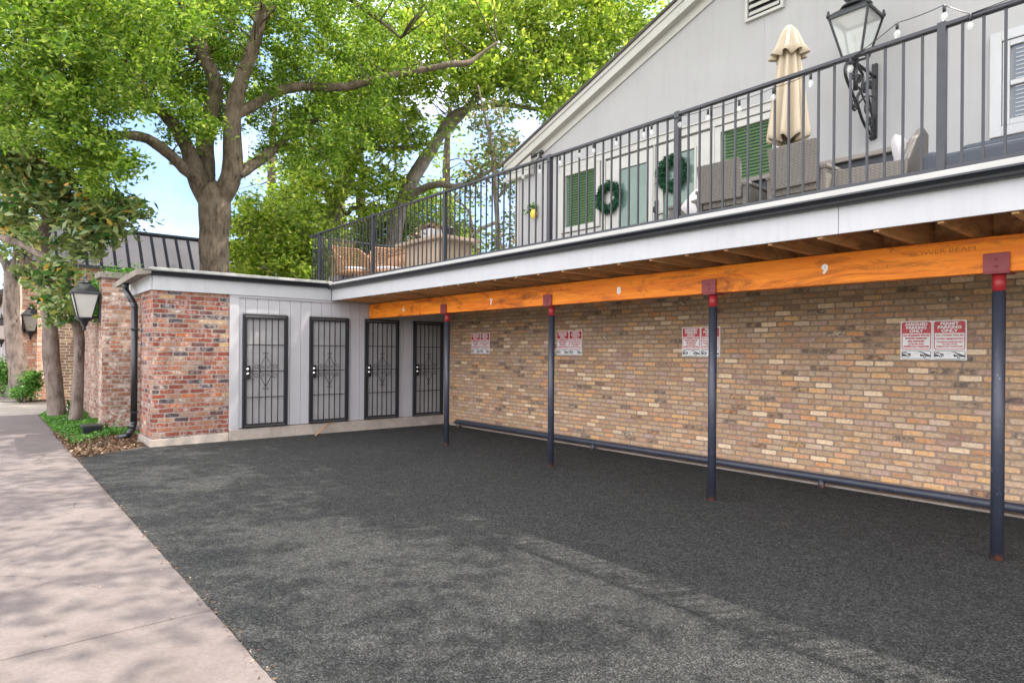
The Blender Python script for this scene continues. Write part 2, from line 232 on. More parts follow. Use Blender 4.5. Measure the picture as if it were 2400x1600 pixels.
# ------------------------------------------------------------------ mesh helpers
class MB:
    def __init__(s): s.v = []; s.f = []; s.sm = []
    def add(s, vs, fs, sm=False):
        o = len(s.v); s.v += [tuple(p) for p in vs]; s.f += [tuple(i + o for i in f) for f in fs]; s.sm += [sm] * len(fs); return s
    def box(s, x0, x1, y0, y1, z0, z1):
        x0, x1 = min(x0, x1), max(x0, x1); y0, y1 = min(y0, y1), max(y0, y1); z0, z1 = min(z0, z1), max(z0, z1)
        return s.add([(x0, y0, z0), (x1, y0, z0), (x1, y1, z0), (x0, y1, z0), (x0, y0, z1), (x1, y0, z1), (x1, y1, z1), (x0, y1, z1)],
                     [(0, 3, 2, 1), (4, 5, 6, 7), (0, 1, 5, 4), (1, 2, 6, 5), (2, 3, 7, 6), (3, 0, 4, 7)])
    def hexa(s, p):   # 8 points: bottom 4, top 4
        return s.add(p, [(0, 3, 2, 1), (4, 5, 6, 7), (0, 1, 5, 4), (1, 2, 6, 5), (2, 3, 7, 6), (3, 0, 4, 7)])
    def prism(s, poly, d):   # poly list of 3d pts, extruded by vector d
        n = len(poly); d = Vector(d); a = [Vector(p) for p in poly]; b = [p + d for p in a]
        return s.add(a + b, [tuple(range(n))[::-1], tuple(range(n, 2 * n))] + [(i, (i + 1) % n, n + (i + 1) % n, n + i) for i in range(n)])
    def tube(s, path, r, n=8, cap=True, sm=True):
        P = [Vector(p) for p in path]; rr = r if isinstance(r, (list, tuple)) else [r] * len(P); vs = []; prev = None
        for i, p in enumerate(P):
            t = (P[min(i + 1, len(P) - 1)] - P[max(i - 1, 0)]).normalized()
            if prev is None:
                a = t.orthogonal().normalized()
            else:
                a = (prev - t * prev.dot(t)); a = a.normalized() if a.length > 1e-6 else t.orthogonal().normalized()
            prev = a; b = t.cross(a)
            for k in range(n):
                an = 2 * math.pi * k / n; vs.append(p + (a * math.cos(an) + b * math.sin(an)) * rr[i])
        fs = [(i * n + k, i * n + (k + 1) % n, (i + 1) * n + (k + 1) % n, (i + 1) * n + k) for i in range(len(P) - 1) for k in range(n)]
        if cap: fs += [tuple(range(n))[::-1], tuple(range((len(P) - 1) * n, len(P) * n))]
        return s.add(vs, fs, sm)
    def lathe(s, prof, c=(0, 0, 0), n=16, squash=(1, 1), rot=0, sm=True):
        vs = []
        for r, z in prof:
            for k in range(n):
                a = 2 * math.pi * k / n + rot; vs.append((c[0] + r * math.cos(a) * squash[0], c[1] + r * math.sin(a) * squash[1], c[2] + z))
        m = len(prof); fs = [(i * n + k, i * n + (k + 1) % n, (i + 1) * n + (k + 1) % n, (i + 1) * n + k) for i in range(m - 1) for k in range(n)]
        fs += [tuple(range(n))[::-1], tuple(range((m - 1) * n, m * n))]
        return s.add(vs, fs, sm)
    def build(s, name, mat, parent=None, world=False, bevel=0):
        me = bpy.data.meshes.new(name); v = s.v
        if world and parent is not None:
            o = rootof(parent).location; v = [(a - o.x, b - o.y, c - o.z) for a, b, c in v]
        me.from_pydata(v, [], s.f); me.polygons.foreach_set('use_smooth', s.sm); me.update()
        me.materials.append(MT[mat] if isinstance(mat, str) else mat)
        ob = bpy.data.objects.new(name, me); COL.objects.link(ob)
        if parent is not None: ob.parent = parent
        if bevel:
            m = ob.modifiers.new('bevel', 'BEVEL'); m.width = bevel; m.segments = 2; m.limit_method = 'ANGLE'; m.angle_limit = R(40)
        return ob
def rootof(o):
    while o.parent: o = o.parent
    return o
def thing(name, label, cat, loc=(0, 0, 0), rz=0, group=None):
    o = bpy.data.objects.new(name, None); COL.objects.link(o); o.location = loc; o.rotation_euler = (0, 0, rz); o.empty_display_size = .2
    o['label'] = label; o['category'] = cat
    if group: o['group'] = group
    return o
def tag(o, label, cat, group=None, kind=None):
    if label: o['label'] = label
    if cat: o['category'] = cat
    if group: o['group'] = group
    if kind: o['kind'] = kind
    return o
def struct(name, mb, mat): o = mb.build(name, mat); o['kind'] = 'structure'; return o
KIDS = {}
def dup(root, label, loc, rz=0):
    def cp(o, par):
        c = o.copy(); COL.objects.link(c); c.parent = par
        for ch in [x for x in bpy.data.objects if x.parent == o]: cp(ch, c)
        return c
    r = cp(root, None); r.location = loc; r.rotation_euler = (0, 0, rz); r['label'] = label; return r
def text(s_, size, c, mat_list, align='CENTER', bold=.0, sx=1.0, plane='y', depth=.0006):
    """text facing -Y, centred at c; returns verts/faces"""
    cu = bpy.data.curves.new('t', 'FONT'); cu.body = s_; cu.size = size; cu.align_x = align; cu.align_y = 'CENTER'; cu.offset = bold; cu.extrude = depth; cu.resolution_u = 3
    ob = bpy.data.objects.new('t', cu); COL.objects.link(ob); bpy.context.view_layer.update()
    me = bpy.data.meshes.new_from_object(ob.evaluated_get(bpy.context.evaluated_depsgraph_get()))
    vs = [(c[0] + v.co.x * sx, c[1] - v.co.z, c[2] + v.co.y) for v in me.vertices]; fs = [tuple(p.vertices) for p in me.polygons]
    bpy.data.objects.remove(ob); bpy.data.curves.remove(cu); bpy.data.meshes.remove(me)
    mat_list.add(vs, fs); return mat_list
def leafmesh(name, mat, C, size, parent=None, ratio=.42, droop=.0, up=None, var=.35):
    """C: Nx3 leaf centres; every leaf a small pointed quad, random turn"""
    C = np.asarray(C, dtype=np.float32); n = len(C)
    a = rng.normal(size=(n, 3)); a[:, 2] = a[:, 2] * .6 - droop; a /= np.linalg.norm(a, axis=1)[:, None]
    b = rng.normal(size=(n, 3)); 
    if up is not None: b = np.cross(a, rng.normal(size=(n, 3)) * .5 + np.array(up))
    b -= a * (a * b).sum(1)[:, None]; b /= np.linalg.norm(b, axis=1)[:, None]
    sz = size * (1 + var * rng.uniform(-1, 1, (n, 1))); V = np.empty((n, 4, 3), np.float32)
    nn = np.cross(a, b)
    V[:, 0] = C - a * sz * .5; V[:, 1] = C + b * sz * ratio * .5 - a * sz * .05 + nn * sz * .06; V[:, 2] = C + a * sz * .5; V[:, 3] = C - b * sz * ratio * .5 - a * sz * .05 + nn * sz * .06
    if parent is not None: V -= np.array(rootof(parent).location, dtype=np.float32)
    me = bpy.data.meshes.new(name); me.vertices.add(n * 4); me.loops.add(n * 4); me.polygons.add(n)
    me.vertices.foreach_set('co', V.ravel()); me.loops.foreach_set('vertex_index', np.arange(n * 4, dtype=np.int32)); me.polygons.foreach_set('loop_start', np.arange(0, n * 4, 4, dtype=np.int32))
    me.update(calc_edges=True); me.materials.append(MT[mat]); ob = bpy.data.objects.new(name, me); COL.objects.link(ob)
    if parent is not None: ob.parent = parent
    return ob

# ================================================================== setting
g = MB(); g.add([(-400, -400, -.10), (400, -400, -.10), (400, 400, -.10), (-400, 400, -.10)], [(0, 1, 2, 3)]); struct('ground', g, 'lawn')
def grid(x0, x1, y0, y1, nx, ny, zf, clip=None):
    m = MB(); vs = [(x0 + (x1 - x0) * i / nx, y0 + (y1 - y0) * j / ny) for j in range(ny + 1) for i in range(nx + 1)]
    m.add([(x, y, zf(x, y)) for x, y in vs], [(j * (nx + 1) + i, j * (nx + 1) + i + 1, (j + 1) * (nx + 1) + i + 1, (j + 1) * (nx + 1) + i) for j in range(ny) for i in range(nx)], True); return m
m = MB(); zt = 0.0
m.prism([(-11.18 + k * .06, 1.122 + .003 * math.sin(k * .37) + random.uniform(-.005, .005), zt - .08) for k in range(336)] + [(9, 1.12, zt - .08), (9, 8.03, zt - .08), (-11.76, 8.03, zt - .08), (-12.2, 5, zt - .08), (-12.15, 2.32, zt - .08)], (0, 0, .0885)); struct('asphalt', m, 'asphalt')
m = MB(); js = [6, 2.9, -.35, -4.2, -8.05, -11.9, -15.7, -19.2]
for a, b in zip(js[:-1], js[1:]): m.box(b + .006, a - .006, -1.35, 1.125, -.09, .004)
o = struct('sidewalk', m, 'walk'); md = o.modifiers.new('b', 'BEVEL'); md.width = .006; md.segments = 2
m = MB(); m.box(-40, -23.9, -1.35, 1.125, -.09, .0); struct('far_sidewalk', m, 'walk')
m = MB(); m.box(-23.894, -19.206, -1.35, 6, -.09, .006); struct('driveway', m, 'drive')
m = MB(); m.prism([(-19.19, 1.13, -.06), (-11.2, 1.13, -.06), (-11.9, 2.3, -.06), (-12.6, 2.9, -.06), (-19.19, 2.9, -.06)], (0, 0, .072)); struct('planting_bed', m, 'soil')
m = grid(-34, -23.92, 1.13, 2.0, 30, 6, lambda x, y: .02); struct('far_planting_bed', m, 'soil')
m = MB(); m.box(-40, 9, -9, -1.36, -.09, -.03); struct('road', m, 'roadc')

# ================================================================== storage building with four gated doors
XS = -11.745
st = thing('storage_building', 'low storage building of red brick and grey boards with four barred doors', 'building', (XS, 5, 0))
doors = [(3.62, 4.43), (4.85, 5.65), (6.01, 6.79), (7.15, 7.91)]
ZB, ZT = .226, 2.257
m = MB(); m.box(XS - 1.0, XS, 2.2, 3.395, .13, 2.60); m.build('brick_wall', 'red', st, True)
m = MB(); m.hexa([(XS - 1.05, 2.15, -.1), (XS + .04, 2.15, -.1), (XS + .04, 3.4, -.1), (XS - 1.05, 3.4, -.1), (XS - 1.02, 2.18, .128), (XS + .012, 2.18, .128), (XS + .012, 3.4, .15), (XS - 1.02, 3.4, .15)])
m.hexa([(XS - 2.1, 3.402, -.1), (XS + .05, 3.402, -.1), (XS + .05, 8.02, -.1), (XS - 2.1, 8.02, -.1), (XS - 2.1, 3.402, .2), (XS + .02, 3.402, .2), (XS + .02, 8.02, .215), (XS - 2.1, 8.02, .215)]); m.build('concrete_base', 'base', st, True, .012)
# boards: vertical grooves every 0.2 m
m = MB(); y = 3.40
def seg(y0, y1, z0, z1): m.box(XS - .03, XS - .005, y0, y1, z0, z1)
edges = sorted(set([3.40] + [round(3.40 + .203 * k + .07, 4) for k in range(23)] + [8.02] + [v for d in doors for v in d]))
edges = [e for e in edges if e <= 8.02]
for a, b in zip(edges[:-1], edges[1:]):
    mid = (a + b) / 2; ind = any(d0 - .001 < mid < d1 + .001 for d0, d1 in doors)
    ga = .003 if a not in [v for d in doors for v in d] else 0; gb = .003 if b not in [v for d in doors for v in d] else 0
    if b - a < .012: ga = gb = 0
    seg(a + ga, b - gb, ZT + .02 if ind else .217, 2.60)
m.build('board_wall', 'panel', st, True)
m = MB(); m.box(XS - .12, XS - .031, 3.396, 8.02, .22, 2.60); m.build('backing_wall', 'doorp', st, True)
m = MB(); m.box(XS - .004, XS + .014, 3.397, 3.56, .19, 2.575); m.box(XS - .004, XS + .02, 3.40, 6.10, 2.545, 2.588); m.build('corner_trim', 'panel', st, True, .003)
m = MB(); m.box(XS - 2.2, XS - .02, 2.191, 8.02, 2.602, 2.83); m.build('roof_frame', 'cream', st, True)
# front fascia, side fascia, gutters
m = MB(); m.box(XS + .0, XS + .04, 2.19, 5.27, 2.588, 2.835); m.box(XS - 1.5, XS - .001, 2.15, 2.19, 2.588, 2.835); m.build('fascia', 'white', st, True, .004)
def gutter(mb, p0, p1, outn, h=.085, wd=.10):
    p0, p1, n_ = Vector(p0), Vector(p1), Vector(outn); U = Vector((0, 0, 1))
    prof = [(0, 0), (.5, -.0), (.62, -.08), (.86, -.45), (.95, -.62), (1, -.80), (1, -1), (.93, -1), (.93, -.84), (.0, -.84)]
    prof = [(a * wd, -h - b * h) for a, b in prof]
    prof = [(0, -h), (wd * .55, -h), (wd * .72, -h * .86), (wd * .78, -h * .6), (wd * .9, -h * .35), (wd, -h * .2), (wd, 0), (wd * .9, 0), (wd * .9, -h * .1), (0, -h * .1)]
    mb.prism([p0 + n_ * a + U * b for a, b in prof], p1 - p0)
m = MB(); gutter(m, (XS + .041, 2.02, 2.905), (XS + .041, 5.18, 2.905), (1, 0, 0), .08, .10); m.build('gutter', 'gutter', st, True)
m = MB(); m.hexa([(XS - 1.95, 1.93, 2.74), (XS + .14, 1.93, 2.80), (XS + .14, 2.149, 2.84), (XS - 1.95, 2.149, 2.80), (XS - 1.95, 1.93, 2.84), (XS + .14, 1.93, 2.90), (XS + .14, 2.149, 2.93), (XS - 1.95, 2.149, 2.90)]); m.build('side_eave', 'cap', st, True, .004)
m = MB(); m.box(XS - 2.3, XS + .03, 2.16, 5.30, 2.836, 2.965); m.box(XS - 2.3, XS - .1, 5.302, 8.4, 2.70, 2.80); m.build('roof', 'roofg', st, True, .01)

def scroll(mb, c, r, turns, a0, dr=1, th=.006, sgn=1, plane='x'):
    pts = []
    for i in range(int(turns * 12) + 1):
        t = i / (turns * 12); a = a0 + sgn * t * turns * 2 * math.pi; rr = r * (1 - .72 * t)
        pts.append((c[0], c[1] + rr * math.cos(a), c[2] + rr * math.sin(a)) if plane == 'x' else (c[0] + rr * math.cos(a), c[1], c[2] + rr * math.sin(a)))
    mb.tube(pts, th, 5)
for i, (a, b) in enumerate(doors):
    W = b - a; x = XS + .035
    d = MB(); d.box(XS - .03, XS - .012, a + .002, b - .002, ZB + .01, ZT + .019); dp = d.build('door_panel', 'doorp', st, True)
    d = MB()
    for (y0, y1, z0, z1) in [(a, a + .028, ZB, ZT), (b - .035, b, ZB, ZT), (a + .029, b - .036, ZT - .026, ZT), (a + .029, b - .036, ZB, ZB + .012)]: d.box(x - .03, x + .012, y0, y1, z0, z1)
    ia, ib, iz0, iz1 = a + .044, b - .048, ZB + .03, ZT - .045
    for (y0, y1, z0, z1) in [(ia - .006, ia + .022, iz0, iz1), (ib - .022, ib, iz0, iz1), (ia + .023, ib - .023, iz1 - .03, iz1), (ia + .023, ib - .023, iz0, iz0 + .03)]: d.box(x - .02, x + .018, y0, y1, z0, z1)
    gate = d.build('security_gate', 'black', st, True, .002); gate['label'] = 'black barred gate with diamond scrollwork, ' + ['nearest the red brick', 'second from the red brick', 'third, rust on its right scroll', 'last, beside the tan brick'][i]
    d = MB(); fa, fb, f0, f1 = ia + .02, ib - .02, iz0 + .03, iz1 - .03
    for k in range(1, 6): y = fa + (fb - fa) * k / 6; d.box(x - .008, x + .006, y - .0065, y + .0065, f0, f1)
    for k in (1, 2, 3): z = f0 + (f1 - f0) * k / 4; d.box(x - .014, x - .0085, fa, fb, z - .007, z + .007)
    d.build('bars', 'black', gate, True)
    d = MB(); yc = (fa + fb) / 2; st_ = (fb - fa) / 6; zc = f0 + (f1 - f0) * .5; xx = x + .01
    for sgn in (1, -1):
        d.tube([(xx, yc, zc + sgn * .29), (xx, yc - st_ * .98, zc + sgn * .07), (xx, yc - st_ * .85, zc)], .005, 5); d.tube([(xx, yc, zc + sgn * .29), (xx, yc + st_ * .98, zc + sgn * .07), (xx, yc + st_ * .85, zc)], .005, 5)
        for q in (1, -1):
            scroll(d, (xx, yc + q * st_ * 1.45, zc + sgn * .075), .05, 1.2, math.pi / 2 * 0 + (0 if q < 0 else math.pi), 1, .0045, -sgn * q)
            scroll(d, (xx, yc + q * st_ * .45, zc + sgn * .065), .03, 1.1, (0 if q > 0 else math.pi), 1, .004, sgn * q); scroll(d, (xx, yc + q * .03, zc + sgn * .315), .022, 1, (math.pi if q > 0 else 0), 1, .004, -sgn * q)
    d.build('scrollwork', 'black', gate, True)
    d = MB(); zl = f0 + (f1 - f0) * .5; d.box(x - .02, x + .024, ia - .03, ia + .085, zl - .14, zl + .1); lk = d.build('lock_plate', 'black', gate, True, .004)
    d = MB()
    for z in (zl + .035, zl - .05): d.lathe([(.001, .0)] + [(.03, 0.001), (.033, .012), (.02, .03), (.001, .034)], (0, 0, 0), 14)
    vs = d.v; nvs = []; half = len(vs) // 2
    for q, v in enumerate(vs): zz = zl + .035 if q < half else zl - .05; nvs.append((x + .024 + v[2], ia + .035 + v[0], zz + v[1]))
    d.v = nvs; d.build('lock_cylinder', 'chrome', gate, True)
# downspout at the corner
ds = thing('downspout', 'black metal downspout running down between the red brick and the old brick pier', 'downspout', (-13.2, 2.12, 0))
XD = -12.72
m = MB(); xd = XD
pt = [(xd - .25, 2.0, 2.80), (xd - .25, 2.0, 2.66), (xd - .05, 2.09, 2.42), (xd, 2.10, 2.36), (xd, 2.10, .32), (xd - .01, 2.08, .2), (xd - .07, 2.02, .1), (xd - .2, 1.92, .05)]
for p, q in zip(pt[:-1], pt[1:]): m.tube([p, q], .052, 10)
for p in pt[1:-1]: m.tube([Vector(p) - Vector((0, 0, .02)), Vector(p) + Vector((0, 0, .02))], .053, 10)
m.build('pipe', 'gutter', ds, True)
for z in (.5, 1.95): m = MB(); m.box(xd - .058, xd + .058, 2.04, 2.162, z, z + .025); m.build('strap', 'gutter', ds, True)

# ================================================================== house
YW = 8.03
hs = thing('house', 'pale grey gabled house over tan brick, with green-glass doors onto the deck', 'house', (-4.3, YW, 0))
m = MB(); m.box(XS + .001, 6, YW, YW + .2, -.05, 2.56); m.build('brick_wall', 'tan', hs, True)
XL, XR, XP, ZE = -9.4, 2.0, -4.29, 5.05
SL = .382; zr_ = lambda x: ZE + SL * (min(x, 2 * XP - x) - XL)
m = MB(); rx = 2 * XP - XL
m.prism([(XL, YW, 2.562), (6, YW, 2.562), (6, YW, 4.9), (rx, YW, ZE), (XP, YW, zr_(XP)), (XL, YW, ZE)], (0, 9, 0)); m.build('gable_wall', 'wall', hs, True)
# rake boards, frieze, soffit, roof
def rake(mb, dz0, dz1, y0, y1, ext=.35, side=0):
    for sgn in (0, 1):
        X0 = XL - ext; z0 = ZE - SL * ext + 0; pts = [(X0, z0 + dz0), (XP, zr_(XP) + dz0), (XP, zr_(XP) + dz1), (X0, z0 + dz1)]
        if sgn: pts = [(2 * XP - a, b) for a, b in pts][::-1]
        mb.prism([(a, y0, b) for a, b in pts], (0, y1 - y0, 0))
m = MB(); rake(m, .09, .30, YW - .15, YW - .12, .16); rake(m, .235, .305, YW - .172, YW - .151, .18); m.build('rake_board', 'cream', hs, True, .004)
m = MB(); rake(m, .10, .12, YW - .119, YW - .001, .16); rake(m, -.04, .098, YW - .03, YW - .002, -.02); m.build('soffit', 'cream', hs, True)
m = MB(); rake(m, .307, .352, YW - .20, YW + 9.3, .24); m.build('roof', 'shingle', hs, True)
m = MB(); m.prism([(XL - .15, YW - .118, 4.97), (XL + .55, YW - .118, 4.97), (XL + .55, YW - .118, 5.32), (XL - .15, YW - .118, 5.07)], (0, .09, 0)); m.build('eave_return', 'cream', hs, True)
# corner board, siding joints
m = MB(); m.box(XL - .002, XL + .10, YW - .022, YW - .001, 2.8, 5.2)
m.build('corner_board', 'cream', hs, True)
for gx, wd, z0, z1 in ((-9.0, .012, 2.8, 5.0), (-8.72, .012, 2.8, 5.0), (-8.46, .012, 2.8, 5.0), (-4.31, .008, 5.0, 6.1), (-2.2, .008, 2.9, 6.0)): m = MB(); m.box(gx, gx + wd, YW - .005, YW - .001, z0, z1); m.build('joint_strip', 'panel', hs, True)
# vent
m = MB(); m.box(-4.52, -4.06, YW - .012, YW - .001, 6.18, 6.80); v_ = m.build('vent', 'black', hs, True)
m = MB()
for k in range(6):
    z = 6.2 + k * .095; m.hexa([(-4.5, YW - .05, z), (-4.08, YW - .05, z), (-4.08, YW - .02, z + .05), (-4.5, YW - .02, z + .05), (-4.5, YW - .055, z + .012), (-4.08, YW - .055, z + .012), (-4.08, YW - .025, z + .062), (-4.5, YW - .025, z + .062)])
m.build('slats', 'cream', v_, True)
m = MB(); m.box(-4.56, -4.521, YW - .05, YW - .001, 6.14, 6.84); m.box(-4.059, -4.02, YW - .05, YW - .001, 6.14, 6.84); m.box(-4.52, -4.06, YW - .05, YW - .001, 6.14, 6.179); m.build('vent_frame', 'cream', v_, True)
# openings on the deck : window, door, door, window
def frame(mb, x0, x1, z0, z1, t, y0, y1):
    mb.box(x0, x0 + t, y0, y1, z0, z1); mb.box(x1 - t, x1, y0, y1, z0, z1); mb.box(x0 + t, x1 - t, y0, y1, z1 - t, z1); mb.box(x0 + t, x1 - t, y0, y1, z0, z0 + t)
def blindwin(x0, x1, z0, z1, lbl):
    m = MB(); m.box(x0 - .01, x1 + .01, YW - .02, YW - .002, z0 - .01, z1 + .01); wn = m.build('window', 'gglass', hs, True); wn['label'] = lbl
    m = MB(); n = int((z1 - z0) / .045)
    for k in range(n):
        z = z0 + (k + .2) * (z1 - z0) / n; m.hexa([(x0 + .04, YW - .048, z), (x1, YW - .048, z), (x1, YW - .024, z + .022), (x0 + .04, YW - .024, z + .022), (x0 + .04, YW - .05, z + .004), (x1, YW - .05, z + .004), (x1, YW - .027, z + .028), (x0 + .04, YW - .027, z + .028)])
    m.build('blind', 'blind', wn, True)
    m = MB(); frame(m, x0 - .09, x1 + .09, z0 - .09, z1 + .09, .088, YW - .075, YW - .003); m.build('window_frame', 'cream', wn, True, .005)
blindwin(-7.98, -7.25, 3.83, 4.74, 'left window with green slatted blind, reflected leaves painted into its colour'); blindwin(-4.90, -4.14, 3.5, 4.72, 'right window with green slatted blind, reflected leaves painted into its colour')
for (x0, x1, gx0, gx1, zt_, lbl) in [(-7.04, -6.08, -6.75, -6.20, 4.60, 'left glazed door with green-tinted pane'), (-6.03, -5.07, -5.88, -5.33, 4.61, 'right glazed door with green-tinted pane')]:
    m = MB(); m.box(x0, gx0 - .001, YW - .05, YW - .003, 2.81, 4.80); m.box(gx1 + .001, x1, YW - .05, YW - .003, 2.81, 4.80); m.box(gx0, gx1, YW - .05, YW - .003, zt_ + .001, 4.80); m.box(gx0, gx1, YW - .05, YW - .003, 2.81, 3.1); dr = m.build('french_door', 'cream', hs, True, .004); dr['label'] = lbl
    m = MB(); m.box(gx0, gx1, YW - .035, YW - .004, 3.101, zt_); m.build('door_pane', 'gglass', dr, True)
    m = MB(); frame(m, gx0 - .03, gx1 + .03, 3.07, zt_ + .03, .03, YW - .064, YW - .051); m.build('pane_moulding', 'cream', dr, True, .003)
m = MB(); m.tube([(-6.0, YW - .07, 3.78), (-6.0, YW - .12, 3.78), (-6.0, YW - .12, 3.86)], .014, 8); m.tube([(-5.96, YW - .12, 3.72), (-5.84, YW - .12, 3.73)], .012, 8); m.box(-6.03, -5.97, YW - .075, YW - .051, 3.62, 3.96); m.build('door_handle', 'pot', dr, True)
m = MB(); m.box(-8.12, -4.0, YW - .062, YW - .003, 4.835, 4.94); m.box(-8.15, -3.97, YW - .085, YW - .003, 4.942, 4.965); m.box(-7.14, -7.05, YW - .06, YW - .003, 2.81, 4.834); m.box(-5.06, -5.0, YW - .06, YW - .003, 2.81, 4.834); m.box(-8.16, -8.071, YW - .055, YW - .003, 2.81, 4.834); m.box(-8.07, -7.15, YW - .04, YW - .003, 2.81, 3.73)
m.box(-6.06, -6.035, YW - .065, YW - .05, 2.81, 4.83); m.build('door_surround', 'cream', hs, True, .004)
# right window
m = MB(); m.box(-1.62, -.75, YW - .02, YW - .002, 4.0, 4.76); wn = m.build('window', 'wglass', hs, True); wn['label'] = 'white sash window at the right edge'
m = MB()
for k in range(18): z = 4.0 + k * .042; m.box(-1.6, -.76, YW - .026, YW - .021, z, z + .012)
m.build('blind', 'wall', wn, True)
m = MB(); frame(m, -1.81, -.56, 3.86, 4.93, .10, YW - .06, YW - .003); frame(m, -1.705, -.665, 3.965, 4.825, .06, YW - .045, YW - .003); m.box(-1.64, -.73, YW - .05, YW - .021, 4.36, 4.41); m.build('window_frame', 'white', wn, True, .005)
m = MB(); m.tube([(-8.66, 7.9, 5.27), (-8.74, 7.82, 5.24)], [.03, .045], 10); m.tube([(-8.52, 7.9, 5.28), (-8.45, 7.82, 5.25)], [.03, .045], 10); m.tube([(-8.6, 8.02, 5.2), (-8.6, 7.93, 5.22), (-8.6, 7.9, 5.28)], .02, 8); m.tube([(-8.68, 7.9, 5.28), (-8.6, 7.9, 5.31), (-8.52, 7.9, 5.28)], .012, 6)
tag(m.build('flood_light', 'black'), 'black twin flood light under the left end of the gable', 'flood light')

# ================================================================== deck over the carport
YF = 5.28; XE = 5.0
dk = thing('deck', 'raised deck over the parking bays with white fascia and black gutter', 'deck', (-5, YF, 2.8))
m = MB(); m.box(XS + .042, -2.19, YF, YF + .035, 2.588, 2.822); m.box(-2.186, XE, YF, YF + .035, 2.588, 2.822); m.build('fascia', 'white', dk, True, .003)
m = MB(); gutter(m, (XS + .05, YF, 2.876), (XE, YF, 2.876), (0, -1, 0), .072, .11); m.build('gutter', 'gutter', dk, True)
m = MB(); m.box(XS + .05, XE, YF + .0, YF + .05, 2.878, 2.946); m.box(XS + .05, XE, YF + .052, YF + .26, 2.84, 2.95); m.box(XS - 1.6, XS + .049, 5.302, 5.5, 2.84, 2.945); m.build('deck_edge', 'cream', dk, True, .004)
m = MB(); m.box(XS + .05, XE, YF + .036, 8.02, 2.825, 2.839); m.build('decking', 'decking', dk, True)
m = MB(); m.box(XS - 2.2, XE, YF + .262, 8.02, 2.8395, 2.86); m.box(XS - 2.2, XL - .0, 8.021, 11.5, 2.8, 2.86); m.build('deck_floor', 'deckf', dk, True)
for k in range(34):
    x = -11.4 + k * .43
    m = MB(); m.box(x, x + .042, YF + .036, 8.025, 2.572, 2.823); m.build('joist', 'joist', dk, True, .003)
for k in range(33):
    x = -11.4 + k * .43 + .043; m = MB(); m.box(x, x + .386, 6.62, 6.66, 2.60, 2.822); m.build('blocking', 'joist', dk, True)
bm = thing('support_beam', 'long orange-stained timber beam with white numbers under the deck', 'beam', (-5, 6.18, 2.2755))
m = MB(); m.box(XS + .001, XE, 6.11, 6.24, 2.2755, 2.5605); m.build('timber', 'beam', bm, True, .004)
# stamps and numbers
m = MB()
for (x, z, s_) in [(-9.0, 2.47, 'POWER BEAM'), (-6.9, 2.47, 'POWER BEAM'), (-4.3, 2.49, 'POWER BEAM'), (-1.7, 2.48, 'POWER BEAM')]: text(s_, .05, (x, 6.1094, z), m, sx=1.5)
for (x, z, s_) in [(-8.4, 2.47, 'ANTHONY'), (-6.1, 2.46, 'ANTHONY'), (-4.5, 2.40, '2   2 0 2 8'), (-2.2, 2.395, '2   2 0 2 8'), (-9.6, 2.4, '2 0 2 8')]: text(s_, .035, (x, 6.1094, z), m, sx=1.3)
m.build('stamps', paint('stamp_ink', (.52, .16, .02), .8, .5, 30), bm, True)
for x, z, s_ in [(-10.38, 2.40, '6'), (-7.73, 2.39, '7'), (-5.16, 2.39, '8'), (-2.65, 2.42, '9')]:
    m = MB(); text(s_, .115, (x, 6.108, z), m, bold=.006, depth=.002); q = m.build('bay_number', 'signw', bm, True); q['label'] = 'white number ' + s_
# posts
desc = ['thin dark steel post farthest from the camera, beside the last barred door', 'dark steel post with red top between the numbers 7 and 8', 'dark steel post with red top between the numbers 8 and 9', 'dark steel post with red top nearest the camera, right of the number 9']
for i, x in enumerate([-9.03, -6.44, -3.88, -1.33]):
    p = thing('steel_post', desc[i], 'post', (x, 6.18, 0), 0, 'steel posts holding up the beam')
    m = MB(); m.tube([(0, 0, 0), (0, 0, 2.13)], .045, 20); m.build('shaft', 'post', p)
    m = MB(); m.tube([(0, 0, 2.131), (0, 0, 2.262)], .0455, 20); m.build('primer_band', 'primer', p)
    m = MB(); m.box(-.085, .085, -.092, .092, 2.262, 2.2745); m.box(-.085, .085, -.092, -.082, 2.2746, 2.425); m.box(-.085, .085, .064, .074, 2.2746, 2.425)
    for z in (2.32, 2.375): m.tube([(0, -.092, z), (0, -.101, z)], .011, 6)
    m.build('bracket', 'plate', p, False, .002)
# ground pipe barrier
pb = thing('pipe_barrier', 'long low dark pipe barrier along the foot of the tan brick wall', 'barrier', (-5, 7.8, 0))
m = MB(); m.tube([(-11.1, 7.84, .105), (-11.04, 7.84, .12), (-8, 7.84, .12), (-5.0, 7.845, .12), (5, 7.84, .12)], .047, 14); m.build('rail', 'post', pb, True)
for x in (-11.02, -7.15, -3.42, -.2): m = MB(); m.tube([(x, 7.84, -.02), (x, 7.84, .10)], .04, 12); m.build('leg', 'post', pb, True)
m = MB(); m.box(-11.7, 5, 7.93, 8.03, -.05, .035); struct('wall_footing', m, 'base')

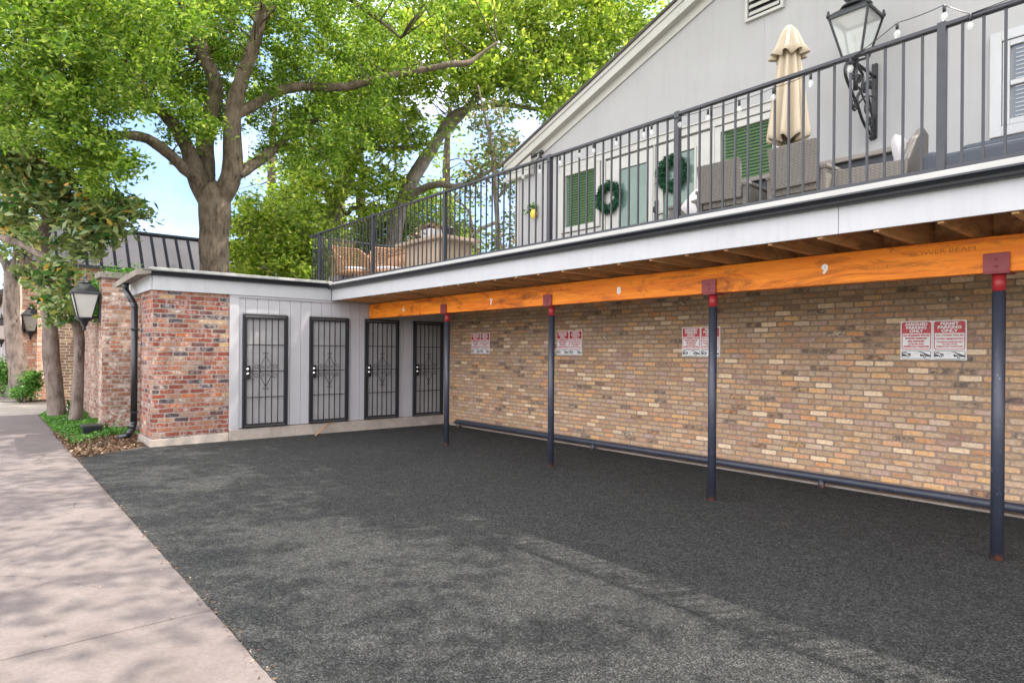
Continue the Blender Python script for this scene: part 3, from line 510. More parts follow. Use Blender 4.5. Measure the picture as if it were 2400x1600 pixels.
# ================================================================== parking signs
def rrect(x0, x1, z0, z1, r, n=5, top=True, bot=True):
    pts = []
    for (cx, cz, a0, on) in [(x1 - r, z1 - r, 0, top), (x0 + r, z1 - r, 90, top), (x0 + r, z0 + r, 180, bot), (x1 - r, z0 + r, 270, bot)]:
        if on: pts += [(cx + r * math.cos(R(a0 + 90 * k / n)), cz + r * math.sin(R(a0 + 90 * k / n))) for k in range(n + 1)]
        else: pts.append({0: (x1, z1), 90: (x0, z1), 180: (x0, z0), 270: (x1, z0)}[a0])
    return pts
def ring(mb, x0, x1, z0, z1, r, t, y):
    a = rrect(x0, x1, z0, z1, r); b = rrect(x0 + t, x1 - t, z0 + t, z1 - t, max(r - t, .004)); n = len(a)
    mb.add([(p[0], y, p[1]) for p in a] + [(p[0], y, p[1]) for p in b], [(i, (i + 1) % n, n + (i + 1) % n, n + i) for i in range(n)])
def flat(mb, pts, y): mb.add([(p[0], y, p[1]) for p in pts], [tuple(range(len(pts)))])
def make_sign(loc, label):
    s = thing('parking_sign', label, 'sign', loc, 0, 'parking signs on the tan brick wall')
    Wd, Hd = .63, .43
    for j, x0 in enumerate((-.315, .0015)):
        x1 = x0 + .3135; y = -.012
        m = MB(); m.box(x0, x1, y, -.004, -.215, .215); bd = m.build('sign_board', 'signw', s); bd['label'] = ['board headed ASSIGNED PARKING ONLY', 'board headed PERMIT PARKING ONLY'][j]
        a, b = x0 + .012, x1 - .012
        m = MB(); flat(m, rrect(a, b, .075, .203, .022, 5, True, False), y - .0012); m.build('header', 'signr', bd)
        m = MB(); ring(m, a, b, -.105, .203, .022, .008, y - .0024)
        cx = (x0 + x1) / 2; yy = y - .0030
        if j == 0:
            for t_, sz, z, sx in [('ALL NUMBERED SPACES', .026, .052, .93), ('MARKED RESERVED', .026, .020, .95), ('ARE ASSIGNED', .026, -.012, .98), ('(713) 681-9732', .024, -.043, 1.0), ('AMERICAN WRECKER', .024, -.072, 1.08)]: text(t_, sz, (cx, yy, z), m, bold=.0013, sx=sx)
        else:
            for t_, sz, z, sx in [('ALL OTHERS WILL BE', .027, .050, .98), ('TOWED IMMEDIATELY', .027, .012, .98), ('TOWING ENFORCED', .023, -.022, 1.1), ('713-681-9732', .022, -.046, 1.15), ('AMERICAN WRECKER', .022, -.072, 1.15)]: text(t_, sz, (cx, yy, z), m, bold=.0008, sx=sx)
        m.build('red_lettering', 'signr', bd)
        m = MB()
        for t_, z, sx in ([('ASSIGNED', .176, 1.12), ('PARKING', .138, 1.12), ('ONLY', .100, 1.15)] if j == 0 else [('PERMIT', .176, 1.22), ('PARKING', .138, 1.22), ('ONLY', .100, 1.3)]): text(t_, .043, (cx, y - .0030, z), m, bold=.0018, sx=sx)
        m.build('white_lettering', 'signw', bd)
        m = MB(); ring(m, a, b, -.207, -.116, .014, .005, y - .0012); U = lambda u, v: (a + (b - a) * u, -.207 + .091 * v); yk = y - .0014
        for poly in ([(.02, .28), (.02, .62), (.16, .5), (.3, .45), (.33, .3)], [(.02, .78), (.15, .84), (.24, .66), (.31, .66), (.33, .45), (.24, .5), (.18, .7), (.02, .66)]): flat(m, [U(*p) for p in poly], yk)
        for poly in ([(.33, .42), (.35, .46), (.62, .86), (.6, .88)], [(.57, .80), (.62, .88), (.70, .84), (.92, .5), (.985, .48), (.985, .26), (.9, .28), (.64, .3), (.63, .6), (.67, .6), (.67, .52), (.8, .5), (.67, .76), (.6, .82)]): flat(m, [U(*p) for p in poly], yk)
        for (u, v) in ((.22, .34), (.79, .26)):
            c = U(u, v)
            for r_, dy in ((.0145, 0.0002),): flat(m, [(c[0] + r_ * math.cos(k * .4), c[1] + r_ * math.sin(k * .4)) for k in range(16)], yk - dy)
        m.build('tow_pictogram', 'signk', bd)
        m = MB()
        for (u, v) in ((.22, .34), (.79, .26)):
            c = U(u, v); flat(m, [(c[0] + .007 * math.cos(k * .4), c[1] + .007 * math.sin(k * .4)) for k in range(16)], yk - .0006)
            A = [(c[0] + .018 * math.cos(k * .4), c[1] + .018 * math.sin(k * .4)) for k in range(16)]; B = [(c[0] + .0145 * math.cos(k * .4), c[1] + .0145 * math.sin(k * .4)) for k in range(16)]
            m.add([(p[0], yk - .0004, p[1]) for p in A] + [(p[0], yk - .0004, p[1]) for p in B], [(i, (i + 1) % 16, 16 + (i + 1) % 16, 16 + i) for i in range(16)])
        m.build('wheel_mark', 'signw', bd)
    return s
sl_ = ['farthest red and white double parking sign, left of the number 7', 'red and white double parking sign between the second and third posts', 'red and white double parking sign partly behind the third post', 'largest-looking red and white double parking sign, left of the nearest post']
s0 = make_sign((-10.5, 8.03, 1.79), sl_[0])
for x, l in zip((-7.905, -5.235, -2.315), sl_[1:]): dup(s0, l, (x, 8.03, 1.785))

# ================================================================== railings
YR = 5.43; ZR0, ZR1 = 2.985, 4.06
def railing(label, posts, a, b, axis, fixed, z0, z1, sp=.1253, group='dark metal railings round the deck', stuffbelow=None, phase=None):
    loc = (posts[0], fixed, z0) if axis == 'x' else (fixed, posts[0], z0)
    r = thing('railing', label, 'railing', loc, 0, group)
    def bx(m, u0, u1, v0, v1, zz0, zz1): 
        if axis == 'x': m.box(u0, u1, fixed + v0, fixed + v1, zz0, zz1)
        else: m.box(fixed + v0, fixed + v1, u0, u1, zz0, zz1)
    m = MB(); bx(m, a, b, -.028, .028, z1 - .03, z1); m.build('top_rail', 'rail', r, True, .004)
    m = MB(); bx(m, a, b, -.018, .018, z0 - .018, z0 + .022); m.build('bottom_rail', 'rail', r, True, .003)
    for p in posts:
        m = MB(); bx(m, p - .028, p + .028, -.029, .029, z0 - .15, z1 + .012); bx(m, p - .05, p + .05, -.05, .05, z0 - .165, z0 - .151); m.build('post', 'rail', r, True, .003)
    bounds = [a] + list(posts) + [b]; mm = MB()
    for p, q in zip(bounds[:-1], bounds[1:]):
        n = max(1, round((q - p) / sp))
        if q - p < .1: continue
        for k in range(1, n):
            u = p + (q - p) * k / n
            if stuffbelow is not None and u < stuffbelow: bx(mm, u - .008, u + .008, -.008, .008, z0 + .022, z1 - .03)
            else: m = MB(); bx(m, u - .0085, u + .0085, -.0085, .0085, z0 + .022, z1 - .03); m.build('baluster', 'rail', r, True)
    if mm.v: o = mm.build('balusters', 'rail', r, True); o['kind'] = 'stuff'
    return r
railing('long dark metal railing along the front edge of the deck above the white fascia', [-12.61, -10.31, -8.02, -5.71, -3.83, -1.52, .5], -13.12, 1.2, 'x', YR, ZR0, ZR1, stuffbelow=-11.2)
railing('short dark metal railing closing the far left end of the deck', [7.4, 9.3, 11.2], 5.461, 11.2, 'y', -13.1, ZR0, ZR1)
railing('dark metal railing along the back of the deck, seen through the front balusters', [-13.0, -10.9, -9.0, -7.0], -13.05, -6.8, 'x', 11.25, 3.02, ZR1)

# string lights along the rail
slt = thing('string_lights', 'string of small clear bulbs on a thin black cable looped along the front railing', 'string lights', (-5, YR, ZR1))
bl = [(-1.5, 4.13), (-1.34, 4.00), (-1.81, 4.12), (-2.15, 3.99), (-2.47, 3.95), (-2.8, 3.93), (-3.13, 3.92), (-3.46, 3.93), (-3.78, 3.95), (-4.13, 3.98), (-4.23, 3.99), (-4.61, 4.03), (-4.95, 4.08), (-5.17, 4.02), (-5.5, 3.95), (-5.86, 3.92), (-6.18, 3.92), (-6.55, 3.95), (-6.9, 4.0), (-7.25, 4.05)]
bl2 = sorted((x, z if x > -2 else min(z, 3.965)) for x, z in bl)
pts = []
for (x, z) in bl2: pts.append((x, YR - .035, z + .055))
fine = []
for p, q in zip(pts[:-1], pts[1:]):
    for k in range(4): t = k / 4; fine.append((p[0] + (q[0] - p[0]) * t, p[1], p[2] + (q[2] - p[2]) * t - .03 * 4 * t * (1 - t) * abs(q[0] - p[0])))
fine.append(pts[-1]); fine += [(-1.0, YR - .035, 4.07), (-.5, YR - .035, 4.02), (.3, YR - .035, 4.08)]
m = MB(); m.tube(fine, .0035, 5); m.build('cable', 'black', slt, True)
for x, z in bl2:
    m = MB(); m.lathe([(.011, .0), (.012, .045), (.006, .055)], (x, YR - .035, z), 8); bs = m.build('bulb_socket', 'black', slt, True)
    m = MB(); m.lathe([(.002, -.062), (.016, -.055), (.024, -.035), (.02, -.014), (.010, -.001)], (x, YR - .035, z), 10); m.build('bulb', 'bulb', bs, True)

# ================================================================== big lantern on the gable wall
bl_ = thing('wall_lantern', 'large ornate black lantern on a scrolled iron bracket on the gable wall', 'lantern', (-2.92, 8.03, 4.15))
LX, LY, LZ = -2.92, 7.46, 4.93        # bottom centre of the glass box
def lantern_body(root, x, y, z, wb, wt, h, mt='lglass', frame_t=.02, name='glass'):
    m = MB(); cb = [(-wb, -wb), (wb, -wb), (wb, wb), (-wb, wb)]; ct = [(-wt, -wt), (wt, -wt), (wt, wt), (-wt, wt)]
    for i in range(4):
        m.tube([(x + cb[i][0], y + cb[i][1], z), (x + ct[i][0], y + ct[i][1], z + h)], frame_t * .6, 4, sm=False)
        j = (i + 1) % 4
        m.tube([(x + cb[i][0], y + cb[i][1], z), (x + cb[j][0], y + cb[j][1], z)], frame_t * .6, 4, sm=False); m.tube([(x + ct[i][0], y + ct[i][1], z + h), (x + ct[j][0], y + ct[j][1], z + h)], frame_t * .8, 4, sm=False)
    m.build('lantern_frame', 'black', root, True)
    m = MB(); k = .97
    m.add([(x + a * k, y + b * k, z + .005) for a, b in cb] + [(x + a * k, y + b * k, z + h - .005) for a, b in ct], [(i, (i + 1) % 4, 4 + (i + 1) % 4, 4 + i) for i in range(4)]); m.build('lantern_glass', mt, root, True)
lantern_body(bl_, LX, LY, LZ, .10, .205, .44, 'lglass', .024)
m = MB(); m.lathe([(.30, 0), (.295, .025), (.26, .05), (.19, .085), (.155, .10)], (LX, LY, LZ + .445), 4, rot=math.pi / 4, sm=False); m.lathe([(.15, .10), (.165, .115), (.15, .13), (.10, .15), (.085, .20), (.095, .215), (.12, .225), (.122, .245), (.10, .265), (.06, .275), (.03, .29), (.028, .305), (.045, .325), (.048, .345), (.03, .37), (.012, .385), (.010, .41), (.002, .43)], (LX, LY, LZ + .445), 20)
for a, b in ((-1, -1), (1, -1), (1, 1), (-1, 1)): m.lathe([(.02, 0), (.024, .03), (.012, .045), (.016, .06), (.002, .085)], (LX + a * .21, LY + b * .21, LZ + .445), 8)
m.build('lantern_cap', 'black', bl_, True)
m = MB(); m.box(LX - .14, LX + .14, LY - .14, LY + .14, LZ + .425, LZ + .437); m.build('inner_ceiling', 'frost', bl_, True)
m = MB(); m.tube([(LX, LY, LZ), (LX, LY, LZ + .2)], .012, 6); 
for k in range(3): a = k * 2.09; m.tube([(LX, LY, LZ + .18), (LX + .04 * math.cos(a), LY + .04 * math.sin(a), LZ + .2), (LX + .04 * math.cos(a), LY + .04 * math.sin(a), LZ + .27)], .01, 6)
m.build('candle_cluster', 'frost', bl_, True)
def scr(mb, x, c, r, turns, a0, sgn, th): scroll(mb, (x, c[0], c[1]), r, turns, a0, 1, th, sgn)
m = MB(); yb = 8.02
m.box(LX - .028, LX + .028, yb - .03, yb + .009, 4.15, 5.02); m.tube([(LX, LY - .0, LZ - .02), (LX, LY, LZ - .22), (LX, LY + .01, LZ - .36)], [.035, .022, .03], 8); m.tube([(LX, LY, LZ - .06), (LX, yb - .02, LZ - .06)], .018, 8)
def curve(pp, n=22):
    P = [Vector((LX, a, b)) for a, b in pp]; outp = []
    for i in range(len(P) - 1):
        p0, p1, p2, p3 = P[max(i - 1, 0)], P[i], P[i + 1], P[min(i + 2, len(P) - 1)]
        for k in range(8):
            t = k / 8; outp.append(.5 * ((2 * p1) + (-p0 + p2) * t + (2 * p0 - 5 * p1 + 4 * p2 - p3) * t * t + (-p0 + 3 * p1 - 3 * p2 + p3) * t ** 3))
    return outp + [P[-1]]
m.tube(curve([(LY - .04, LZ - .07), (LY - .24, LZ - .15), (LY - .26, LZ - .27), (LY - .08, LZ - .42), (LY + .05, LZ - .5)]), .017, 8)
m.tube(curve([(LY + .04, LZ - .08), (LY + .2, LZ - .14), (LY + .18, LZ - .3), (LY + .05, LZ - .46), (LY + .22, LZ - .66), (LY + .45, LZ - .76), (LY + .52, LZ - .8)]), .016, 8)
m.tube(curve([(yb - .06, LZ - .06), (LY + .28, LZ - .22), (LY + .42, LZ - .42), (LY + .5, LZ - .6), (yb - .03, LZ - .7)]), .013, 8)
m.tube(curve([(LY + .08, LZ - .5), (LY + .28, LZ - .36), (LY + .5, LZ - .3)]), .011, 6); m.tube(curve([(LY + .1, LZ - .3), (LY + .3, LZ - .44), (LY + .5, LZ - .52)]), .011, 6)
for (a, b, r, a0, sg) in [(LY - .08, LZ - .2, .075, 1.5, -1), (LY - .03, LZ - .53, .075, 0, -1), (LY + .25, LZ - .26, .07, 3, 1), (LY + .33, LZ - .5, .07, 1, 1), (LY + .4, LZ - .62, .055, 3, -1), (LY + .42, LZ - .18, .06, 1, -1), (LY + .46, LZ - .78, .045, 3.1, 1), (LY + .48, LZ - .66, .04, 0, 1), (LY + .1, LZ - .2, .05, 4, 1)]: scr(m, LX, (a, b), r, 1.5, a0, sg, .012)
scr(m, LX, (yb - .07, 4.32), .065, 1.6, 0, 1, .013); scr(m, LX, (yb - .07, 4.2), .06, 1.6, 0, -1, .013)
m.build('scroll_bracket', 'black', bl_, True)

# ================================================================== furniture on the deck
ZD = 2.86
# closed umbrella
um = thing('umbrella', 'closed cream patio umbrella standing behind the deck railing', 'umbrella', (-3.33, 6.75, ZD))
m = MB(); m.tube([(0, 0, 0), (0, 0, 2.28)], .02, 10); m.lathe([(.24, 0), (.24, .04), (.06, .07), (.03, .2)], (0, 0, 0), 20); m.build('pole', 'pot', um)
def folds(prof, nf, amp, n=96, ph=0):
    mb = MB(); vs = []
    for r, z, am in prof:
        for k in range(n):
            a = 2 * math.pi * k / n; f = math.cos(nf * a + ph); rr = r * (1 + am * (abs(f) ** .7 * (1 if f > 0 else -1))); tw = .16 * z; vs.append((rr * math.cos(a + tw), rr * math.sin(a + tw), z + am * .05 * f))
    mm_ = len(prof); mb.add(vs, [(i * n + k, i * n + (k + 1) % n, (i + 1) * n + (k + 1) % n, (i + 1) * n + k) for i in range(mm_ - 1) for k in range(n)], True); return mb
m = folds([(.205, 1.08, .42), (.215, 1.13, .40), (.20, 1.3, .34), (.165, 1.6, .3), (.13, 1.9, .26), (.105, 2.12, .2), (.055, 2.30, .1), (.012, 2.325, 0)], 8, .3); o = m.build('canopy', 'canvas', um); sd = o.modifiers.new('s', 'SOLIDIFY'); sd.thickness = .004; o.scale = (.78, .78, 1)
m = folds([(.175, 2.0, .25), (.135, 2.09, .18), (.075, 2.27, .12), (.03, 2.335, .05), (.004, 2.345, 0)], 8, .2, ph=.5); o = m.build('vent_cap', 'canvas', um); sd = o.modifiers.new('s', 'SOLIDIFY'); sd.thickness = .004
# wicker dining chairs (back towards the railing)
def chair_parts(c):
    m = MB(); m.hexa([(-.235, -.30, .40), (.235, -.30, .40), (.235, -.25, .40), (-.235, -.25, .40), (-.25, -.37, .80), (.25, -.37, .80), (.25, -.32, .80), (-.25, -.32, .80)]); m.build('backrest', 'wicker', c, False, .012)
    m = MB(); m.box(-.235, .235, -.25, .24, .34, .42); m.build('seat', 'wicker', c, False, .01)
    for s_ in (-1, 1):
        m = MB(); m.box(s_ * .30, s_ * .238, -.27, .24, .10, .52); m.box(s_ * .315, s_ * .232, -.28, .27, .522, .56); m.build('arm', 'wicker', c, False, .01)
    for sx in (-1, 1):
        for sy in (-1, 1): m = MB(); m.box(sx * .28, sx * .24, sy * .22, sy * .18, 0, .10); m.build('leg', 'black', c)
c1 = thing('wicker_chair', 'grey wicker dining chair seen from behind, below the right green blind', 'chair', (-3.76, 6.38, ZD), R(3), 'grey wicker chairs on the deck'); chair_parts(c1)
dup(c1, 'grey wicker dining chair seen from behind, under the closed cream umbrella', (-2.93, 6.38, ZD), R(-2))
c3 = dup(c1, 'grey wicker armchair left of the dining chairs with a pale pillow on it', (-4.42, 6.75, ZD), R(82))
def make_pillow(lbl, loc, rot, s=.42):
    m = MB(); n = 10; vs = []
    for zz in (1, -1):
        for i in range(n + 1):
            for j in range(n + 1):
                u, v = i / n * 2 - 1, j / n * 2 - 1; t = (1 - u ** 4) * (1 - v ** 4); k = 1 - .08 * (u * u * v * v); vs.append((u * s / 2 * k, zz * .07 * t ** .6, v * s / 2 * k))
    q = (n + 1) ** 2; fs = [(i * (n + 1) + j, (i + 1) * (n + 1) + j, (i + 1) * (n + 1) + j + 1, i * (n + 1) + j + 1) for i in range(n) for j in range(n)]; m.add(vs, fs + [tuple(x + q for x in f[::-1]) for f in fs], True)
    o = m.build('pillow', 'pillow'); o.location = loc; o.rotation_euler = rot; tag(o, lbl, 'pillow', 'pale pillows on the deck chairs'); return o
make_pillow('pale pillow on the armchair left of the grey dining chairs', (-4.30, 6.5, ZD + .52), (R(-15), R(38), R(8)), .32)
tb = thing('dining_table', 'grey patio dining table behind the two wicker chairs', 'table', (-3.35, 7.1, ZD))
m = MB(); m.box(-1.0, 1.25, -.45, .45, .70, .75); m.build('table_top', 'table', tb, False, .006)
m = MB(); m.box(-.95, 1.2, -.4, .4, .60, .699); m.build('apron', 'pot', tb)
for sx in (-.9, 1.15):
    for sy in (-.36, .36): m = MB(); m.box(sx - .04, sx + .04, sy - .04, sy + .04, 0, .60); m.build('leg', 'pot', tb)
def lounge(c):
    m = MB(); m.box(-.38, .38, -.36, .4, .16, .36); m.build('seat', 'wicker', c, False, .015)
    m = MB(); m.prism([(-.36, .30, .36), (.36, .30, .36), (.40, .30, .60), (.30, .30, .80), (.12, .30, .93), (-.12, .30, .93), (-.30, .30, .80), (-.40, .30, .60)], (0, .06, 0)); m.v = [(x, y + (z - .36) * .22, z) for x, y, z in m.v]; m.build('backrest', 'wicker', c, False, .012)
    for s_ in (-1, 1): m = MB(); m.box(s_ * .47, s_ * .385, -.24, .4, .10, .58); m.build('arm', 'wicker', c, False, .012)
    m = MB(); m.box(-.36, .36, -.36, .29, .361, .45); m.build('cushion', 'pillow', c, False, .03)
    for sx in (-1, 1):
        for sy in (-1, 1): m = MB(); m.box(sx * .44, sx * .40, sy * .32, sy * .28, 0, .10); m.build('leg', 'black', c)
c4_ = thing('lounge_chair', 'grey wicker lounge chair with peaked back and raised arm, right of the table', 'chair', (-2.5, 6.72, ZD - .07), R(-82)); lounge(c4_)
make_pillow('pale pillow leaning on the peaked back of the grey lounge chair', (-2.2, 6.74, ZD + .66), (R(12), 0, R(-84)), .38)
so_ = thing('sofa', 'low charcoal cushioned sofa behind the railing at the right edge', 'sofa', (-1.22, 6.62, ZD + .02))
m = MB(); m.box(-.55, 1.6, -.35, .4, .08, .30); m.build('frame', 'wicker', so_, False, .01)
for k in range(3): m = MB(); m.box(-.54 + k * .71, .16 + k * .71, -.36, .2, .301, .46); m.build('seat_cushion', 'cushion', so_, False, .04)
for k in range(3): m = MB(); m.hexa([(-.54 + k * .71, .1, .44), (.16 + k * .71, .1, .44), (.16 + k * .71, .3, .44), (-.54 + k * .71, .3, .44), (-.54 + k * .71, .22, .66), (.16 + k * .71, .22, .66), (.16 + k * .71, .38, .66), (-.54 + k * .71, .38, .66)]); m.build('back_cushion', 'cushion', so_, False, .045)
m = MB(); m.box(-.68, -.551, -.36, .42, .06, .50); m.build('arm', 'cushion', so_, False, .05)

# wreaths
def wreath(loc, r, label):
    w_ = thing('wreath', label, 'wreath', loc, 0, 'green wreaths on the glazed doors')
    m = MB(); m.tube([(r * .72 * math.cos(a), -.04, r * .72 * math.sin(a)) for a in np.linspace(0, 2 * math.pi, 25)], .03, 8, cap=False); m.build('ring', 'fir', w_)
    n = 2600; a = rng.uniform(0, 2 * math.pi, n); b = rng.uniform(0, 2 * math.pi, n); q = .02 + .045 * rng.random(n) ** .6 * (1 + .4 * np.sin(a * 9)); rr = r * .72 + q * np.cos(b) * 1.15
    C = np.stack([loc[0] + rr * np.cos(a), loc[1] - .045 + q * np.sin(b) * .8, loc[2] + rr * np.sin(a)], 1); leafmesh('foliage', 'fir', C, .055, w_, .28)
    return w_
wreath((-6.93, YW - .07, 4.17), .275, 'round green wreath hanging left of the left glass pane'); wreath((-5.70, YW - .07, 4.31), .28, 'round green wreath hanging on the right glass pane')
lm = thing('wall_vase', 'yellow lemon-shaped wall vase with leaves near the left end of the grey wall', 'wall vase', (-8.79, 8.0, 4.16))
m = MB(); m.lathe([(.004, -.09), (.03, -.075), (.062, -.03), (.068, .02), (.05, .07), (.025, .095)], (0, -.05, .04), 14); m.build('vase', 'lemon', lm)
C = rng.normal(size=(60, 3)) * np.array([.06, .03, .035]) + np.array([-8.83, 7.95, 4.33]); C[:25] += np.array([-.13, 0, -.04]); leafmesh('leaves', 'ivy', C, .08, lm, .5)

# left end of the deck: two rattan chairs, a bench counter, pots
def rattan(c):
    # woven shell: back wraps round into arms
    n = 34; mb = MB(); rows = []
    for j in range(15):
        t = j / 14; z = .40 + .52 * t; row = []
        for k in range(n + 1):
            a = math.pi * (-.12 + 1.24 * k / n); f = abs(k / n * 2 - 1); top = 1 - .55 * max(0, (f - .45) / .55) ** 1.0
            zz = .36 + (z - .36) * top; rr = .33 + .08 * t; row.append(Vector((rr * math.cos(a), .0 + rr * .95 * math.sin(a) + .05 * t, zz)))
        rows.append(row)
    for j in range(0, 15, 1): mb.tube([p + Vector((0, .012 * math.sin(i * 2.2 + j * 3.14), 0)) for i, p in enumerate(rows[j])], .0095, 5)
    mb.build('woven_back', 'rattan', c)
    m = MB()
    for k in range(0, n + 1, 2): m.tube([rows[j][k] for j in range(15)], .008, 5)
    m.tube(rows[14], .02, 6); m.build('rim', 'rattan', c)
    m = MB(); m.lathe([(.001, .33), (.30, .33), (.345, .35), (.345, .38), (.30, .40), (.001, .40)], (0, .02, 0), 24); m.build('seat', 'rattan', c)
    m = MB(); m.lathe([(.001, .401), (.26, .401), (.28, .43), (.26, .46), (.001, .47)], (0, 0, 0), 20); m.build('cushion', 'pillow', c)
    for a in (.8, 2.35, 3.93, 5.5): m = MB(); m.tube([(.2 * math.cos(a), .2 * math.sin(a), .34), (.3 * math.cos(a), .3 * math.sin(a), 0)], .013, 7); m.build('leg', 'black', c)
r1 = thing('rattan_chair', 'woven tan rattan tub chair farther left behind the deck railing', 'chair', (-12.1, 5.95, ZD), R(100), 'woven rattan chairs at the far end of the deck'); rattan(r1)
dup(r1, 'woven tan rattan tub chair nearer the bench counter, beside the railing post', (-11.55, 6.45, ZD), R(55))
bs = thing('rattan_sofa', 'low tan cane sofa beside the rattan tub chairs', 'sofa', (-11.1, 6.9, ZD))
m = MB(); m.box(-.6, .75, -.35, .4, .3, .4); m.build('seat', 'rattan', bs, False, .02)
m = MB()
for k in range(28): x = -.6 + k * .05; m.tube([(x, -.38, .4), (x + .01, -.4, .72)], .009, 5)
m.tube([(-.62, -.4, .73), (.77, -.4, .73), (.77, .38, .7)], .022, 7); m.tube([(.77, -.38, .4), (.77, -.4, .73)], .02, 6); m.build('cane_back', 'rattan', bs)
m = MB(); m.box(-.58, .7, -.3, .36, .401, .5); m.build('cushion', 'pillow', bs, False, .03)
for x, y in ((-.55, -.3), (.7, -.3), (-.55, .35), (.7, .35)): m = MB(); m.tube([(x, y, 0), (x, y, .3)], .02, 6); m.build('leg', 'rattan', bs)
bn = thing('bench_counter', 'tan bench counter with slab top carrying a white planter and a black pot', 'counter', (-9.75, 6.4, ZD))
m = MB(); m.box(-.75, .75, -.42, .5, .70, .76); m.build('slab_top', 'tanw', bn, False, .006)
m = MB(); m.box(-.55, .55, -.3, .42, 0, .699); m.build('cabinet', 'tanw', bn, False, .004)
wp = thing('white_planter', 'square white planter on the tan counter', 'planter', (-10.05, 6.5, ZD + .76), 0)
m = MB(); m.hexa([(-.13, -.13, 0), (.13, -.13, 0), (.13, .13, 0), (-.13, .13, 0), (-.15, -.15, .27), (.15, -.15, .27), (.15, .15, .27), (-.15, .15, .27)]); m.build('planter_body', 'white', wp, False, .01)
C = rng.normal(size=(260, 3)) * np.array([.1, .1, .04]) + np.array([-10.05, 6.5, ZD + 1.07]); leafmesh('dry_leaves', 'dead', C, .09, wp, .4)
bp = thing('black_pot', 'small round black pot at the right end of the tan counter', 'pot', (-9.5, 6.5, ZD + .76))
m = MB(); m.lathe([(.001, 0), (.09, 0), (.12, .2), (.13, .2), (.13, .23), (.11, .23), (.10, .18), (.001, .17)], (0, 0, 0), 18); m.build('pot_body', 'pot', bp)
tp = thing('terracotta_planter', 'low brown planter with curling dry leaves beside the white planter', 'planter', (-10.4, 6.55, ZD + .76))
m = MB(); m.lathe([(.001, 0), (.08, 0), (.12, .12), (.10, .12), (.001, .1)], (0, 0, 0), 14); m.build('planter_body', 'gatew', tp)
C = rng.normal(size=(160, 3)) * np.array([.11, .1, .06]) + np.array([-10.4, 6.55, ZD + .95]); leafmesh('dry_leaves', 'dead', C, .12, tp, .3)
gp = thing('grass_planter', 'pale planter box with tall dry grasses at the far left corner of the deck', 'planter', (-12.75, 6.0, ZD))
m = MB(); m.box(-.3, .3, -.22, .22, 0, .34); m.build('planter_box', 'cap', gp, False, .01)
m = MB()
for k in range(150):
    x, y = random.uniform(-.28, .28), random.uniform(-.2, .2); a = random.uniform(0, 6.28); l = random.uniform(.5, 1.15); b = random.uniform(.05, .35)
    P = [Vector((x + b * math.cos(a) * t * t, y + b * math.sin(a) * t * t, .32 + l * t * (1 - .15 * t))) for t in (0, .35, .7, 1)]; wd = Vector((-math.sin(a), math.cos(a), 0)) * .007
    m.add([P[0] - wd, P[0] + wd, P[1] - wd, P[1] + wd, P[2] - wd * .8, P[2] + wd * .8, P[3]], [(0, 1, 3, 2), (2, 3, 5, 4), (4, 5, 6)])
m.build('dry_grass', 'dry', gp)
m = MB(); m.lathe([(.001, 0), (.24, 0), (.27, .42), (.25, .42), (.001, .38)], (-13.35 + .9, 6.9, ZD), 4, rot=.785, sm=False); tag(m.build('side_planter', 'tanw'), 'tan square planter behind the dry grasses', 'planter')

# ================================================================== garden wall, gate, townhouse
gw = thing('garden_wall', 'weathered brick garden wall with a capped pier, left of the black downspout', 'garden wall', (-14.5, 1.9, 0))
m = MB(); m.box(-20.3, -14.86, 1.98, 2.22, -.05, 2.72); m.build('wall', 'oldred', gw, True)
m = MB(); m.box(-14.86, -14.42, 1.84, 2.75, -.05, 2.98); m.build('pier', 'oldred', gw, True)
m = MB(); m.box(-14.93, -14.35, 1.77, 2.8, 2.981, 3.10); m.box(-20.3, -14.94, 1.93, 2.27, 2.722, 2.80); m.build('cap', 'cap', gw, True, .015)
m = MB(); m.box(-14.42, -14.36, 1.80, 2.8, -.05, .12); m.build('footing', 'base', gw, True, .01)
gp2 = thing('gate_pier', 'dark brown brick pier at the opening beyond the garden wall', 'pier', (-22.2, 1.95, 0))
m = MB(); m.box(-22.5, -22.0, 1.72, 2.12, -.05, 2.85); m.build('shaft', brick('brown_brick', [(0, (.2, .12, .07)), (.5, (.14, .085, .055)), (.8, (.27, .17, .1))], (.4, .34, .28), .24, .085, .015), gp2, True)
m = MB(); m.box(-22.55, -21.95, 1.67, 2.17, 2.851, 2.93); m.build('cap', 'cap', gp2, True, .01)
gt = thing('wooden_gate', 'tall orange-brown wooden gate beside the brown brick pier', 'gate', (-23.5, 2.1, 0))
m = MB()
for k in range(10): m.box(-22.52 - k * .16 - .15, -22.52 - k * .16, 2.0, 2.04, .05, 2.35)
m.build('boards', 'gatew', gt, True, .004)
m = MB(); m.box(-24.12, -22.52, 2.041, 2.08, .4, .52); m.build('lower_rail', 'gatew', gt, True); m = MB(); m.box(-24.12, -22.52, 2.041, 2.08, 1.8, 1.92); m.build('upper_rail', 'gatew', gt, True)
th = thing('townhouse', 'orange brick townhouse with a ribbed metal mansard roof behind the garden wall', 'building', (-25, 1.1, 0))
m = MB(); m.box(-36, -25, 1.08, 16, -.05, 4.30); m.build('brick_wall', 'house2', th, True)
m = MB(); m.hexa([(-36, .82, 4.36), (-24.75, .82, 4.36), (-24.75, 16, 4.28), (-36, 16, 4.28), (-36, 1.5, 5.75), (-25.75, 1.5, 5.75), (-25.75, 16, 5.68), (-36, 16, 5.68)]); rf = m.build('mansard_roof', 'mansard', th, True)
m = MB()
